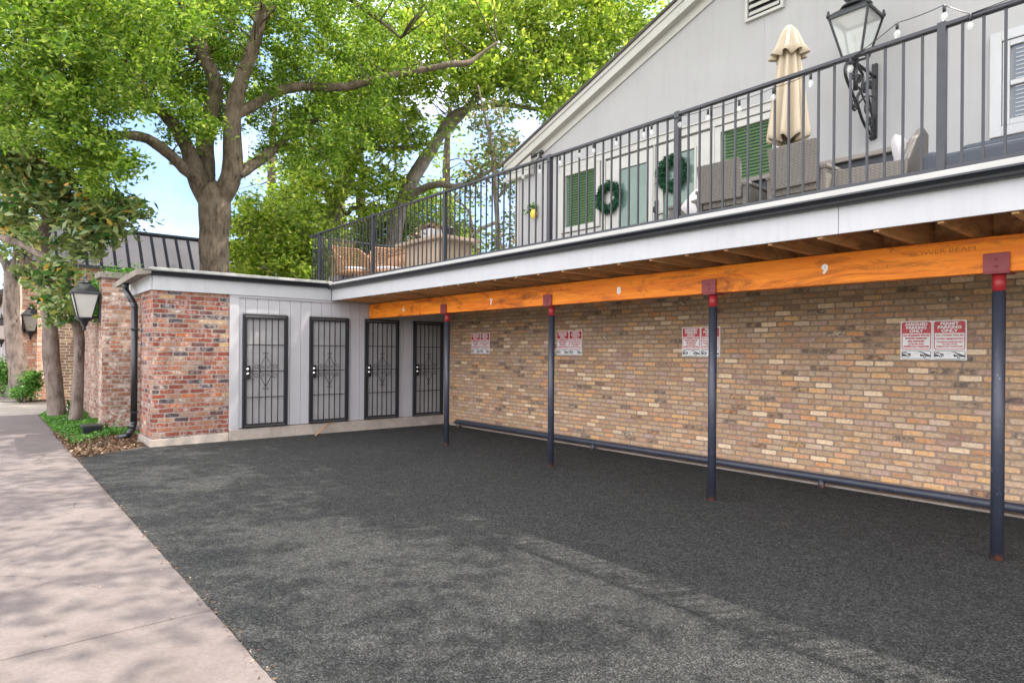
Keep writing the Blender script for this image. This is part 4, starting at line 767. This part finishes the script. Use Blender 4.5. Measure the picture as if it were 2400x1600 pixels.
for k in range(38):
    y = 1.1 + k * .40; f = (y - .82) / 15.2; m.hexa([(-24.77, y, 4.33), (-24.70, y, 4.33), (-24.70, y + .07, 4.33), (-24.77, y + .07, 4.33), (-25.77, y, 5.72), (-25.70, y, 5.72), (-25.70, y + .07, 5.72), (-25.77, y + .07, 5.72)])
m.build('seams', 'seam', rf, True)
m = MB(); m.box(-24.75, -24.62, .75, 16, 4.24, 4.335); m.box(-25.9, -25.66, 1.4, 16, 5.70, 5.78); m.build('gutter', 'gutter', th, True)
m = MB(); m.box(-25.6, -24.99, 1.06, 1.3, .0, 4.2); m.box(-24.99, -24.6, 1.43, 1.85, 0, 3.1); m.build('corner_pier', 'house2', th, True)
m = MB(); m.box(-33, -27.2, 1.02, 1.079, .2, 2.6); m.build('front_door', 'white', th, True, .01)
fh = thing('far_house', 'distant brick house with white door surrounds at the left edge', 'building', (-40, .6, 0))
m = MB(); m.box(-60, -36.5, 1.0, 10, -.05, 4.0); m.build('brick_wall', 'house2', fh, True)
for k in range(6): m = MB(); m.box(-37.5 - k * 3.2, -37.1 - k * 3.2, .86, .999, 0, 3.6); m.build('white_column', 'white', fh, True)
m = MB(); m.prism([(-60, .4, 4.0), (-60, 3, 5.4), (-60, 10, 5.4), (-60, 10, 4.0)], (23.9, 0, 0)); m.build('roof', 'shingle', fh, True)

def carriage(label, c, sc, plate_y, grp='black carriage lanterns along the brick walls'):
    x, y, z = c; w_ = thing('carriage_lantern', label, 'lantern', (x, y, z), 0, grp)
    lantern_body(w_, x, y, z, .10 * sc, .19 * sc, .42 * sc, 'frost', .022 * sc)
    m = MB(); m.lathe([(.31 * sc, 0), (.30 * sc, .02 * sc), (.2 * sc, .10 * sc), (.12 * sc, .17 * sc)], (x, y, z + .43 * sc), 4, rot=math.pi / 4, sm=False); m.lathe([(.10 * sc, .17 * sc), (.11 * sc, .19 * sc), (.05 * sc, .22 * sc), (.02 * sc, .25 * sc), (.035 * sc, .28 * sc), (.012 * sc, .31 * sc), (.002, .36 * sc)], (x, y, z + .43 * sc), 12); m.build('cap', 'black', w_, True)
    m = MB(); m.lathe([(.002, -.24 * sc), (.03 * sc, -.2 * sc), (.02 * sc, -.17 * sc), (.05 * sc, -.12 * sc), (.07 * sc, -.06 * sc), (.15 * sc, -.01 * sc), (.15 * sc, 0)], (x, y, z), 12); m.build('finial', 'black', w_, True)
    m = MB(); m.box(x - .07 * sc, x + .07 * sc, plate_y - .03, plate_y, z - .08 * sc, z + .42 * sc); m.tube([(x, y + .1 * sc, z + .02 * sc), (x, plate_y - .02, z + .02 * sc)], .016 * sc, 6); m.tube([(x, y + .15 * sc, z + .36 * sc), (x, plate_y - .02, z + .36 * sc)], .02 * sc, 6); m.build('wall_bracket', 'black', w_, True)
def onX(px, py, X): d = ray(px, py); return CAM + d * (X / d.x)
p = onX(198, 742, -14.7); carriage('largest black carriage lantern, on the brick pier beside the downspout', (p.x, p.y, p.z - .02), 1.1, 1.84)
p = onX(71, 776, -24.9); carriage('black carriage lantern with tall finial between the two nearest-left tree trunks', (p.x, p.y, p.z), 1.15, 1.08)
p = onX(122, 760, -22.3); carriage('black carriage lantern mostly hidden behind the middle tree trunk', (p.x, p.y, p.z), 1.1, 1.72)
p = onX(3, 795, -36.0); carriage('small black carriage lantern cut by the left edge', (p.x, p.y, p.z), 1.5, 1.0)
p = onX(-60, 800, -44.0)

# ================================================================== trees
GAPS = [(330, 312, 52, 42), (345, 440, 62, 34), (395, 500, 68, 48), (516, 392, 13, 45), (462, 470, 12, 30), (965, 398, 26, 34), (1232, 262, 32, 32), (1015, 255, 36, 24), (1185, 500, 42, 90), (585, 415, 20, 22), (1130, 320, 26, 20), (150, 180, 24, 14), (70, 175, 20, 14), (1310, 60, 10, 14), (1190, 300, 14, 30)]
def clusters(blobs, dens, gaps=GAPS):
    out_ = []
    for (px, py, rx, ry, d, dd, wgt) in blobs:
        n = int(dens * wgt * rx * ry / 10000.0); k = 0
        while k < n:
            a = random.uniform(0, 6.2832); r = math.sqrt(random.random()) * (1 + .25 * math.sin(a * 5 + px)); x = px + rx * r * math.cos(a); y = py + ry * r * math.sin(a); k += 1
            bad = False
            for g_ in gaps:
                if ((x - g_[0]) / g_[2]) ** 2 + ((y - g_[1]) / g_[3]) ** 2 < random.uniform(.9, 1.5): bad = True; break
            if bad: continue
            out_.append(at(x, y, d + random.uniform(-dd, dd)))
    return out_
def spray(cs, per, rad, flat_=.75):
    cs = np.array([tuple(c) for c in cs], dtype=np.float32); n = len(cs); C = np.repeat(cs, per, 0); r = rad * rng.uniform(.55, 1.35, (n, 1)); r = np.repeat(r, per, 0)
    return C + rng.normal(size=C.shape) * r * np.array([1, 1, flat_]) * .6
from mathutils import noise as mn
def limb(mb, pts, n=9, wig=.012):
    rough_ = n >= 8; n = n * 2 if rough_ else n; v0 = len(mb.v); S_ = 8 if rough_ else 5
    """pts: (px, py, width_px, depth)"""
    P = [at(x, y, d) for x, y, w_, d in pts]; r = [w_ / 2 / 1480.5 * d for x, y, w_, d in pts]; path = []; rad = []
    for i in range(len(P) - 1):
        p0, p1, p2, p3 = P[max(i - 1, 0)], P[i], P[i + 1], P[min(i + 2, len(P) - 1)]
        for k in range(S_):
            t = k / S_; q = .5 * ((2 * p1) + (-p0 + p2) * t + (2 * p0 - 5 * p1 + 4 * p2 - p3) * t * t + (-p0 + 3 * p1 - 3 * p2 + p3) * t ** 3)
            rr = r[i] + (r[i + 1] - r[i]) * t; path.append(q + Vector((random.uniform(-1, 1), random.uniform(-1, 1), 0)) * rr * (0 if rough_ else .1)); rad.append(rr * (1 if rough_ else random.uniform(.98, 1.02)))
    path.append(P[-1]); rad.append(r[-1]); mb.tube(path, rad, n)
    if rough_:
        for i in range(len(path)):
            for k in range(n):
                j = v0 + i * n + k; v = Vector(mb.v[j]); c = path[i]; nr = (v - c); h = mn.noise(Vector((v.x * 9, v.y * 9, v.z * 1.6))) * .10 + mn.noise(Vector((v.x * 2.5, v.y * 2.5, v.z * 1.2))) * .12; mb.v[j] = tuple(v + nr * h)
    return path
def twigs(mb, path_pts, cs, n, r0=.022, maxd=3.0):
    pp = [Vector(p) for p in path_pts]
    for c in random.sample(cs, min(n, len(cs))):
        b = min(pp, key=lambda p: (p - c).length); L_ = (b - c).length
        if L_ > maxd or L_ < .3: continue
        mid = (b + c) / 2 + Vector((random.uniform(-.15, .15), random.uniform(-.15, .15), random.uniform(.0, .25))) * L_ * .8; q1 = b.lerp(mid, .5) + Vector((random.uniform(-.06, .06),) * 3) * L_; r = r0 * min(1, L_ / 1.2)
        mb.tube([b, q1, mid, mid.lerp(c, .6), c], [r, r * .8, r * .55, r * .35, r * .15], 4)

D = 15.2
oak = thing('oak_tree', 'big spreading oak with forked brown trunk rising behind the storage building', 'tree', tuple(at(503, 1000, D).xy) + (0,))
m = MB(); allp = []
allp += limb(m, [(506, 1090, 86, D), (504, 760, 72, D), (503, 640, 62, D), (501, 560, 64, D), (503, 505, 72, D), (503, 480, 68, D), (502, 455, 62, D), (502, 436, 44, D), (502, 424, 12, D)], 14)
allp += limb(m, [(506, 505, 24, D), (514, 472, 44, D), (535, 432, 46, D), (545, 395, 46, D), (545, 330, 42, D), (547, 255, 38, D), (570, 175, 31, D), (597, 100, 27, D), (612, 20, 24, D), (600, -60, 20, D)], 12)
allp += limb(m, [(500, 505, 24, D), (490, 474, 44, D), (470, 437, 48, D), (452, 390, 44, D - .1), (440, 350, 34, D - .2), (412, 300, 30, D - .4), (380, 262, 26, D - .6), (352, 235, 20, D - .8), (332, 200, 22, D - 1), (290, 150, 18, D - 1.3), (238, 112, 12, D - 1.5), (170, 60, 8, D - 2)], 11)
allp += limb(m, [(492, 490, 22, D + .2), (488, 450, 38, D + .2), (483, 390, 40, D + .3), (482, 320, 38, D + .3), (500, 250, 34, D + .3), (505, 195, 30, D + .3), (478, 130, 32, D + .2), (455, 60, 30, D), (428, 0, 27, D - .2), (410, -60, 22, D - .3)], 11)
allp += limb(m, [(474, 440, 20, D - .1), (458, 416, 28, D - .2), (432, 395, 28, D - .5), (398, 362, 25, D - .8), (350, 328, 24, D - 1.1), (312, 318, 22, D - 1.4), (262, 316, 20, D - 1.7), (222, 302, 17, D - 2), (180, 280, 13, D - 2.3), (100, 250, 9, D - 2.6), (30, 225, 6, D - 2.8)], 9)
allp += limb(m, [(322, 200, 16, D - 1), (285, 205, 20, D - 1.4), (250, 225, 17, D - 1.7), (230, 240, 12, D - 2), (160, 215, 8, D - 2.2)], 8)
allp += limb(m, [(556, 410, 26, D), (590, 388, 26, D + .4), (625, 364, 23, D + .7), (652, 342, 19, D + 1), (690, 300, 12, D + 1.4), (740, 280, 7, D + 1.8)], 8)
allp += limb(m, [(552, 270, 24, D), (600, 245, 22, D + .3), (640, 218, 22, D + .6), (705, 203, 20, D + 1), (760, 205, 19, D + 1.2), (815, 203, 18, D + 1.5), (875, 190, 15, D + 1.8), (940, 172, 15, D + 2.1), (1010, 160, 14, D + 2.4), (1060, 150, 13, D + 2.7), (1098, 147, 13, D + 3), (1125, 128, 8, D + 3.2), (1165, 100, 6, D + 3.4)], 8)
allp += limb(m, [(604, 70, 16, D), (680, -20, 14, D + .4), (800, -10, 14, D + .8), (850, 20, 13, D + 1), (880, 40, 9, D + 1.2), (940, 90, 5, D + 1.4)], 7)
ocl = clusters([(60, 60, 170, 160, 12.5, 1.6, 1.25), (260, 60, 190, 170, 13.5, 2, 1.15), (430, 90, 170, 170, 17.2, 1.5, 1.0), (640, 70, 190, 150, 17.0, 1.8, 1.1), (800, 130, 190, 160, 18.2, 1.8, 1.1), (60, 250, 130, 90, 12.8, 1.2, 1.35), (190, 225, 150, 90, 13.2, 1.4, 1.1), (350, 165, 150, 75, 15.6, 1.3, .9), (660, 250, 140, 90, 17.6, 1.4, 1.0), (730, 330, 120, 80, 17, 1.5, 1.0), (250, 395, 75, 55, 13, .8, 1.5), (200, 350, 90, 50, 12.8, .8, 1.2), (420, 290, 60, 50, 14.6, .6, .9), (470, 290, 45, 38, 14.3, .5, 1.0), (300, -60, 400, 90, 14.5, 2.5, .8), (800, -60, 400, 90, 16, 2.5, .8), (640, 330, 60, 60, 16.5, 1, .6), (430, 230, 100, 60, 16.6, 1.0, .9), (330, 385, 30, 30, 13.5, .5, .6), (455, 385, 24, 22, 16.5, .4, .6)], 64)
twigs(m, allp, ocl, 420)
m.build('trunk', 'bark', oak, True)
leafmesh('crown', 'leafo', spray(ocl, 64, .25), .118, oak, .42, .25)

def tree(name, label, cat, limbs, blobs, dens, per, rad, mat, size, barkm, tw=150, twr=.02, ratio=.45, group=None, maxd=3.0, gaps=GAPS):
    f = limbs[0][0]; base = at(f[0], f[1], f[3]); t = thing(name, label, cat, (base.x, base.y, 0), 0, group); mb = MB(); ap = []
    for l in limbs: ap += limb(mb, l)
    cs = clusters(blobs, dens, gaps); twigs(mb, ap, cs, tw, twr, maxd); mb.build('trunk', barkm, t, True)
    leafmesh('crown', mat, spray(cs, per, rad), size, t, ratio, .25); return t
E1, E2, E3, E4 = 22.0, 24.0, 26.0, 19.0
tree('leaning_tree', 'leaning grey trunk with bright green crown behind the left end of the deck', 'tree',
     [[(740, 800, 44, E1), (765, 560, 40, E1), (780, 500, 32, E1), (805, 440, 29, E1), (828, 380, 24, E1), (850, 320, 19, E1), (868, 280, 15, E1), (880, 200, 10, E1), (900, 100, 7, E1)], [(845, 330, 12, E1), (900, 350, 14, E1 - .5), (960, 345, 12, E1 - 1), (1010, 335, 8, E1 - 1.4)]],
     [(760, 400, 100, 90, 22, 2, 1.1), (860, 330, 110, 100, 22, 2, 1.1), (880, 220, 120, 90, 21, 2, 1.1), (700, 480, 90, 70, 23, 2, 1.1), (900, 440, 60, 70, 22, 1.5, .8), (980, 280, 70, 60, 21.5, 1.5, .8)], 84, 42, .36, 'leafy', .19, 'bark2')
tree('forked_tree', 'pale grey forked tree crossing the sky between the deck railing and the gable', 'tree',
     [[(895, 900, 50, E1), (905, 640, 44, E1), (920, 575, 38, E1), (934, 500, 36, E1), (965, 425, 33, E1), (1000, 368, 29, E1), (1022, 335, 25, E1), (1048, 288, 22, E1), (1075, 262, 16, E1), (1125, 250, 13, E1), (1187, 246, 12, E1), (1245, 255, 9, E1), (1300, 262, 7, E1)],
      [(1030, 320, 22, E1), (1080, 270, 20, E1 + .3), (1110, 235, 20, E1 + .5), (1136, 212, 21, E1 + .8), (1170, 188, 20, E1 + 1), (1215, 168, 17, E1 + 1.2), (1260, 170, 15, E1 + 1.4), (1298, 172, 8, E1 + 1.6)],
      [(945, 480, 20, E1), (985, 445, 16, E1 - .4), (1030, 432, 17, E1 - .8), (1075, 436, 12, E1 - 1.2), (1140, 405, 9, E1 - 1.6), (1190, 380, 6, E1 - 2)], [(1215, 168, 10, E1 + 1), (1235, 90, 9, E1 + 1.5), (1290, 40, 7, E1 + 2), (1360, 10, 5, E1 + 2)]],
     [(1010, 90, 150, 130, 21, 2, 1.1), (1180, 80, 160, 120, 22, 2, 1.15), (1340, 70, 140, 110, 23, 2, 1.2), (1300, 180, 120, 80, 22.5, 2, 1.15), (1420, 90, 110, 90, 23, 1.5, 1.1), (1180, 190, 80, 60, 22, 1.5, .9), (1290, 240, 60, 40, 21.5, 1, .9), (1060, 200, 80, 50, 21.5, 1, .8), (1480, 30, 90, 60, 23.5, 1.5, 1.1), (1200, -60, 350, 80, 22, 2, .8), (1345, 300, 30, 20, 21.5, .6, .5)], 84, 42, .36, 'leafy', .19, 'bark2', 200)
tree('dark_tree', 'dark-trunked tree between the leaning trunk and the forked pale tree', 'tree',
     [[(872, 900, 30, E2), (868, 640, 27, E2), (855, 540, 24, E2), (845, 470, 22, E2), (848, 420, 17, E2), (846, 360, 12, E2), (835, 300, 8, E2)], [(850, 490, 13, E2), (825, 488, 12, E2), (812, 500, 10, E2), (780, 470, 7, E2)]],
     [(920, 560, 90, 80, 24, 1.5, 1.3), (1010, 540, 80, 90, 24.5, 1.5, 1.2), (830, 560, 80, 70, 24.5, 1.5, 1.3), (960, 480, 60, 50, 24, 1.5, .9), (1090, 580, 80, 50, 24.5, 1.2, .9), (1050, 460, 50, 50, 24.5, 1, .5)], 80, 44, .42, 'leafy', .19, 'bark')
tree('bushy_tree', 'low dense bright green tree between the oak trunk and the deck', 'tree',
     [[(660, 900, 24, E4), (665, 640, 20, E4), (690, 600, 14, E4), (720, 570, 10, E4)], [(665, 640, 14, E4), (640, 580, 10, E4), (620, 520, 7, E4)]],
     [(620, 540, 75, 70, 19, 1.5, 1.2), (650, 610, 90, 50, 18.5, 1.2, 1.4), (700, 560, 70, 80, 19.5, 1.5, 1.3), (580, 500, 40, 40, 19.5, 1, .9), (760, 600, 60, 60, 19.5, 1, 1.2), (580, 615, 40, 35, 17.8, .8, 1.0)], 100, 50, .32, 'leafy', .16, 'bark')
tree('thin_magnolia', 'thin sparse magnolia with brownish leaves behind the railing beside the gable', 'tree',
     [[(1175, 800, 16, 18), (1168, 560, 13, 18), (1160, 440, 11, 18), (1158, 400, 10, 18), (1150, 330, 8, 18), (1136, 270, 6, 18), (1120, 200, 4, 18)], [(1166, 520, 9, 18), (1120, 540, 8, 17.8), (1090, 570, 6, 17.6), (1060, 610, 5, 17.5)], [(1160, 470, 8, 18), (1195, 430, 7, 18), (1210, 390, 5, 18)], [(1150, 430, 7, 18), (1110, 400, 6, 18), (1085, 370, 4, 18)], [(1170, 590, 9, 18), (1120, 590, 7, 18), (1100, 500, 6, 18), (1070, 470, 4, 18)]],
     [(1170, 320, 60, 60, 18, 1, 1.0), (1120, 420, 60, 60, 18, 1, .7), (1200, 400, 40, 80, 18.5, 1, 1.0), (1190, 570, 40, 60, 18, 1, 1.3), (1080, 560, 60, 60, 18, 1, .7), (1140, 260, 40, 40, 18, 1, .8)], 120, 16, .3, 'leafs', .15, 'bark3', 120, .014, gaps=[(1130, 520, 26, 40)])
for lb, px, d, blobs in [('lower dark evergreen mass beyond the deck, behind the rattan chairs', 800, 30, [(780, 640, 200, 70, 30, 2, 1.0), (1000, 640, 160, 60, 31, 2, 1.0)]), ('hazy green tree behind the oak, left of the leaning trunk', 640, 28, [(640, 440, 90, 70, 28, 2, .7), (560, 560, 50, 70, 28, 1, 1.0), (700, 560, 100, 90, 29, 2, .9), (560, 470, 30, 30, 28, 1, .6)]), ('tall green tree filling the sky behind the forked tree', 1050, 30, [(1000, 150, 200, 150, 30, 2, .55), (1300, 120, 200, 130, 31, 2, .6), (750, 200, 200, 150, 30, 2, .45), (1080, 380, 90, 60, 29, 1, .4)]), ('green tree far behind the left part of the oak', 150, 26, [(150, 150, 230, 160, 26, 2, .55), (480, 150, 150, 140, 27, 2, .4), (60, 330, 100, 80, 25, 1, .6)])]:
    tree('background_tree', lb, 'tree', [[(px, 900, 30, d), (px + 6, 600, 24, d), (px - 4, 400, 18, d), (px + 5, 250, 10, d)]], blobs, 44, 38, .55, 'leafy', .22, 'bark', 60, .03, group='trees in the background')

# magnolias and street trunks on the left
M1, M2, M3 = 14.7, 13.5, 19.0
mg = []
MG = [(395, 500, 50, 34), (340, 440, 40, 26)]
tree('magnolia_tree', 'magnolia with thick rough grey trunk in the planting strip, glossy leaves with rusty undersides', 'tree',
     [[(134, 990, 44, M1), (132, 960, 38, M1), (128, 900, 36, M1), (120, 830, 33, M1), (116, 760, 31, M1), (108, 700, 28, M1), (102, 620, 25, M1), (100, 560, 25, M1), (112, 520, 22, M1), (92, 470, 18, M1), (78, 430, 15, M1), (70, 370, 10, M1)], [(84, 445, 8, M1), (130, 440, 7, M1 - .3), (200, 450, 6, M1 - .6), (270, 470, 5, M1 - .8), (340, 490, 3, M1 - 1)], [(80, 430, 9, M1), (40, 460, 9, M1), (0, 500, 9, M1)]],
     [(60, 420, 80, 80, 14.6, .9, 1.2), (150, 450, 90, 65, 14.4, .9, 1.1), (230, 500, 70, 60, 14.2, .8, 1.2), (290, 500, 45, 40, 14, .5, .9), (330, 490, 30, 22, 13.9, .4, .7), (20, 360, 60, 60, 14.2, .8, 1.0), (200, 560, 70, 40, 14.3, .6, .9), (30, 520, 40, 40, 14.4, .6, .7), (60, 640, 18, 24, 14.2, .3, .9)], 190, 13, .20, 'leafm', .235, 'bark3', 130, .016, .36, 'magnolias in the planting strip', gaps=MG)
tree('magnolia_tree', 'magnolia with slim smooth trunk bending left above the largest carriage lantern', 'tree',
     [[(175, 1005, 34, M2), (178, 975, 28, M2), (181, 920, 24, M2), (184, 860, 22, M2), (186, 800, 22, M2), (180, 755, 22, M2), (168, 722, 22, M2), (158, 680, 20, M2), (148, 650, 22, M2), (128, 622, 20, M2), (100, 600, 17, M2), (50, 572, 16, M2), (0, 556, 14, M2), (-60, 540, 12, M2)], [(172, 730, 9, M2), (164, 735, 8, M2)]],
     [(130, 670, 50, 45, 13.2, .4, 1.3), (145, 725, 38, 38, 13.1, .3, 1.3), (60, 560, 50, 25, 13.3, .4, .8), (110, 620, 40, 30, 13.2, .3, .8), (155, 640, 20, 20, 13.2, .3, .8)], 80, 14, .18, 'leafm', .2, 'bark3', 50, .012, .45, 'magnolias in the planting strip', gaps=[])
tree('magnolia_tree', 'magnolia with thick dark trunk farthest left beyond the driveway', 'tree',
     [[(48, 925, 46, M3), (42, 870, 38, M3), (34, 800, 33, M3), (28, 740, 32, M3), (28, 680, 31, M3), (28, 635, 30, M3)], [(26, 645, 22, M3), (12, 615, 18, M3), (-5, 595, 16, M3), (-40, 570, 12, M3)], [(30, 645, 22, M3), (52, 622, 17, M3), (68, 605, 12, M3), (90, 560, 8, M3)], [(28, 650, 20, M3), (38, 595, 12, M3), (36, 540, 9, M3)]],
     [(10, 560, 60, 40, 19, 1, 1.0), (60, 500, 60, 50, 19, 1, 1.0), (-20, 470, 60, 60, 19, 1, 1.0), (66, 662, 14, 22, 18.8, .3, .7), (0, 620, 16, 20, 19, .3, .6)], 120, 18, .3, 'leafm', .18, 'bark3', 60, .02, .42, 'magnolias in the planting strip', gaps=[])

# unseen tree added behind the house, its crown shaped to throw the dappled shade
stt = thing('shade_tree', 'unseen tree added behind the house, its crown over the roof shaped to cast dappled shade', 'tree', (2.5, 19, 0))
m = MB(); m.tube([(2.5, 19, 0), (2.3, 18.5, 5), (1.5, 16.5, 8), (-.5, 12, 10.5), (-3, 8, 11)], [.4, .34, .28, .16, .06], 10); m.build('trunk', 'bark', stt, True)
cc = []
for _ in range(130): z = random.uniform(9.2, 11.5); cc.append(Vector((random.uniform(-11.5, -5.2) + .27 * z, random.uniform(2.9, 4.3) + .5 * z, z)))
while len(cc) < 1150:
    gx, gy = random.uniform(-17, 4), random.uniform(-3.5, 3.9); z = random.uniform(8.6, 10.6) + max(0, -gx - 9) * .4
    keep = .95 if gx < -5 else .62
    if math.sin(gx * 1.7 + 1) * math.sin(gy * 2.1 + .4) > .45: keep *= .35
    if gx < -4.6 and gy > 2.9: keep = .99
    if gx < -15.5 or (-1.5 < gx < 1 and gy > 3): keep *= .3
    if gx > -4.5 and gy < 1.2: keep *= .55
    if random.random() < keep: cc.append(Vector((gx + .27 * z, gy + .5 * z, z)))
leafmesh('crown', 'leafo', spray(cc, 26, .27), .16, stt, .5, .2)

# ================================================================== low planting
def cover(name, label, cat, mat, n, fx, size, ratio=.6, kind='stuff'):
    C = []
    while len(C) < n:
        p = fx()
        if p: C.append(p)
    o = leafmesh(name, mat, np.array(C), size, None, ratio, 0.0, None, .5); tag(o, label, None if kind else cat, None, kind); return o
def f_green():
    x = random.uniform(-19, -12.6); y = random.uniform(1.15, 2.35 if x > -14.3 else 1.95)
    if x > -13.4 and (y > 1.6 + .2 * math.sin(x * 6) or random.random() < .6): return None
    h = (.05 + .10 * (.5 + .5 * math.sin(x * 3.1) * math.sin(y * 7 + 1))) * min(1, (y - 1.1) * 4)
    return (x, y, .01 + random.random() * h)
cover('ground_cover', 'low bright green ground cover around the magnolia trunks', '', 'ivy', 24000, f_green, .042)
def f_dead():
    x = random.uniform(-14.6, -11.25); y = random.uniform(1.10, 2.3)
    if x > -12.1 and y > 1.12 + (-x + 0 - 11.15) * 1.2 + .1: return None
    if x > XS - 1.02 and y > 2.12: return None
    return (x, y, .012 + random.random() ** 2 * .05)
cover('leaf_litter', 'brown dead leaves scattered on the soil by the downspout', '', 'dead', 5200, f_dead, .05, .6)
def f_edge():
    x = random.uniform(-19, -2.2); y = 1.13 + random.gauss(0, .025)
    if random.random() < .35: y = random.uniform(-.6, 1.12)
    if abs(y - 1.13) > .1 and random.random() < .6: return None
    return (x, y, .008 + random.random() * .006)
C = []
while len(C) < 900:
    p = f_edge(); 
    if p: C.append(p)
C = np.array(C, dtype=np.float32); o = leafmesh('fallen_leaves', 'dead', C, .026, None, .6); me = o.data
co_ = np.empty(len(me.vertices) * 3, np.float32); me.vertices.foreach_get('co', co_); co_ = co_.reshape(-1, 3); zc_ = np.repeat(C[:, 2], 4); co_[:, 2] = zc_ + (co_[:, 2] - zc_) * .15; me.vertices.foreach_set('co', co_.ravel()); tag(o, 'small dry leaves scattered on the sidewalk and along its edge', None, None, 'stuff')
iv = spray([Vector((random.uniform(-18, -14.9), random.uniform(1.78, 2.1), 2.80 + random.uniform(-.5, .28) * (1 if random.random() < .6 else .2))) for _ in range(130)] + [Vector((random.uniform(-14.9, -14.4), random.uniform(1.85, 2.7), 3.12)) for _ in range(16)] + [Vector((-15.2 + random.uniform(-.3, .3), 1.9, random.uniform(2.2, 2.8))) for _ in range(30)], 34, .15)
tag(leafmesh('ivy', 'ivy', iv, .06, None, .6), 'small-leaved ivy spilling over the top of the brick garden wall', 'ivy')
def shrub(label, px, py, rx, ry, d, n, mat='ivy', size=.09, sn='shrub'):
    b = at(px, py + ry, d); t = thing(sn, label, 'shrub', (b.x, b.y, 0), 0, 'shrubs in the far planting bed'); m = MB()
    for k in range(14): q = at(px + random.uniform(-rx, rx) * .7, py + random.uniform(-ry, ry) * .7, d); m.tube([(b.x, b.y, -.02), (Vector((b.x, b.y, 0)) * .4 + q * .6), q], [.02, .012, .004], 4)
    m.build('stems', 'bark', t, True); leafmesh('foliage', mat, spray([at(px + random.gauss(0, .45) * rx, py + random.gauss(0, .45) * ry, d + random.uniform(-.3, .3)) for _ in range(n)], 40, .14), size, t, .5)
shrub('dark green shrub against the orange brick pier beside the far trunk', 72, 892, 20, 24, 19.0, 46)
shrub('dark clipped shrub cut by the left edge', 6, 872, 24, 34, 21.0, 60)
shrub('low pale green shrub at the foot of the far trunk', 45, 918, 38, 14, 18.6, 40, 'ivy', .06)
def spiky(label, loc, n, l, w0, droop=.3, mat='yucca', spread=1.0):
    t = thing('yucca', label, 'plant', loc, 0, 'spiky plants in the planting strip')
    for k in range(n):
        a = k * 2.4 + random.uniform(-.3, .3); el_ = random.uniform(.5, 1.3); L_ = l * random.uniform(.7, 1.1); pv = []; dirh = Vector((math.cos(a), math.sin(a), 0)); sd_ = Vector((-math.sin(a), math.cos(a), 0))
        for i in range(7):
            u = i / 6; p = dirh * (L_ * u * math.cos(el_) * spread) + Vector((0, 0, L_ * u * math.sin(el_) - droop * L_ * u * u)); wv = w0 * (1 - u) ** .6 * (.6 + .8 * u if u < .5 else 1); pv += [p - sd_ * wv, p + Vector((0, 0, -.006)), p + sd_ * wv]
        m = MB(); m.add(pv, [(3 * i, 3 * i + 1, 3 * i + 4, 3 * i + 3) for i in range(6)] + [(3 * i + 1, 3 * i + 2, 3 * i + 5, 3 * i + 4) for i in range(6)], True); m.build('leaf', mat, t)
spiky('small spiky yucca with three stiff blades at the foot of the brick pier', (-13.95, 1.88, .02), 8, .42, .022, .1)
spiky('broad arching strap-leaved plant between the two nearer magnolia trunks', (-18.6, 1.75, .02), 12, .8, .05, .5)
ub = thing('junction_box', 'small black square ground box in the ground cover', 'box', (-13.9, 1.62, .05))
m = MB(); m.hexa([(-.13, -.13, 0), (.13, -.13, 0), (.13, .13, 0), (-.13, .13, 0), (-.15, -.15, .13), (.15, -.15, .13), (.15, .15, .13), (-.15, .15, .13)]); m.build('box_body', 'black', ub, False, .008)
m = MB(); m.box(-.165, .165, -.165, .165, .131, .165); m.build('lid', 'black', ub, False, .01)
m = MB(); m.tube([(-11.45, 4.86, .015), (-11.55, 5.03, .1), (-11.64, 5.2, .19), (-11.69, 5.36, .225)], [.013, .016, .015, .01], 6); tag(m.build('stick', 'gatew'), 'bent brown stick leaning on the concrete step below the second barred door', 'stick')
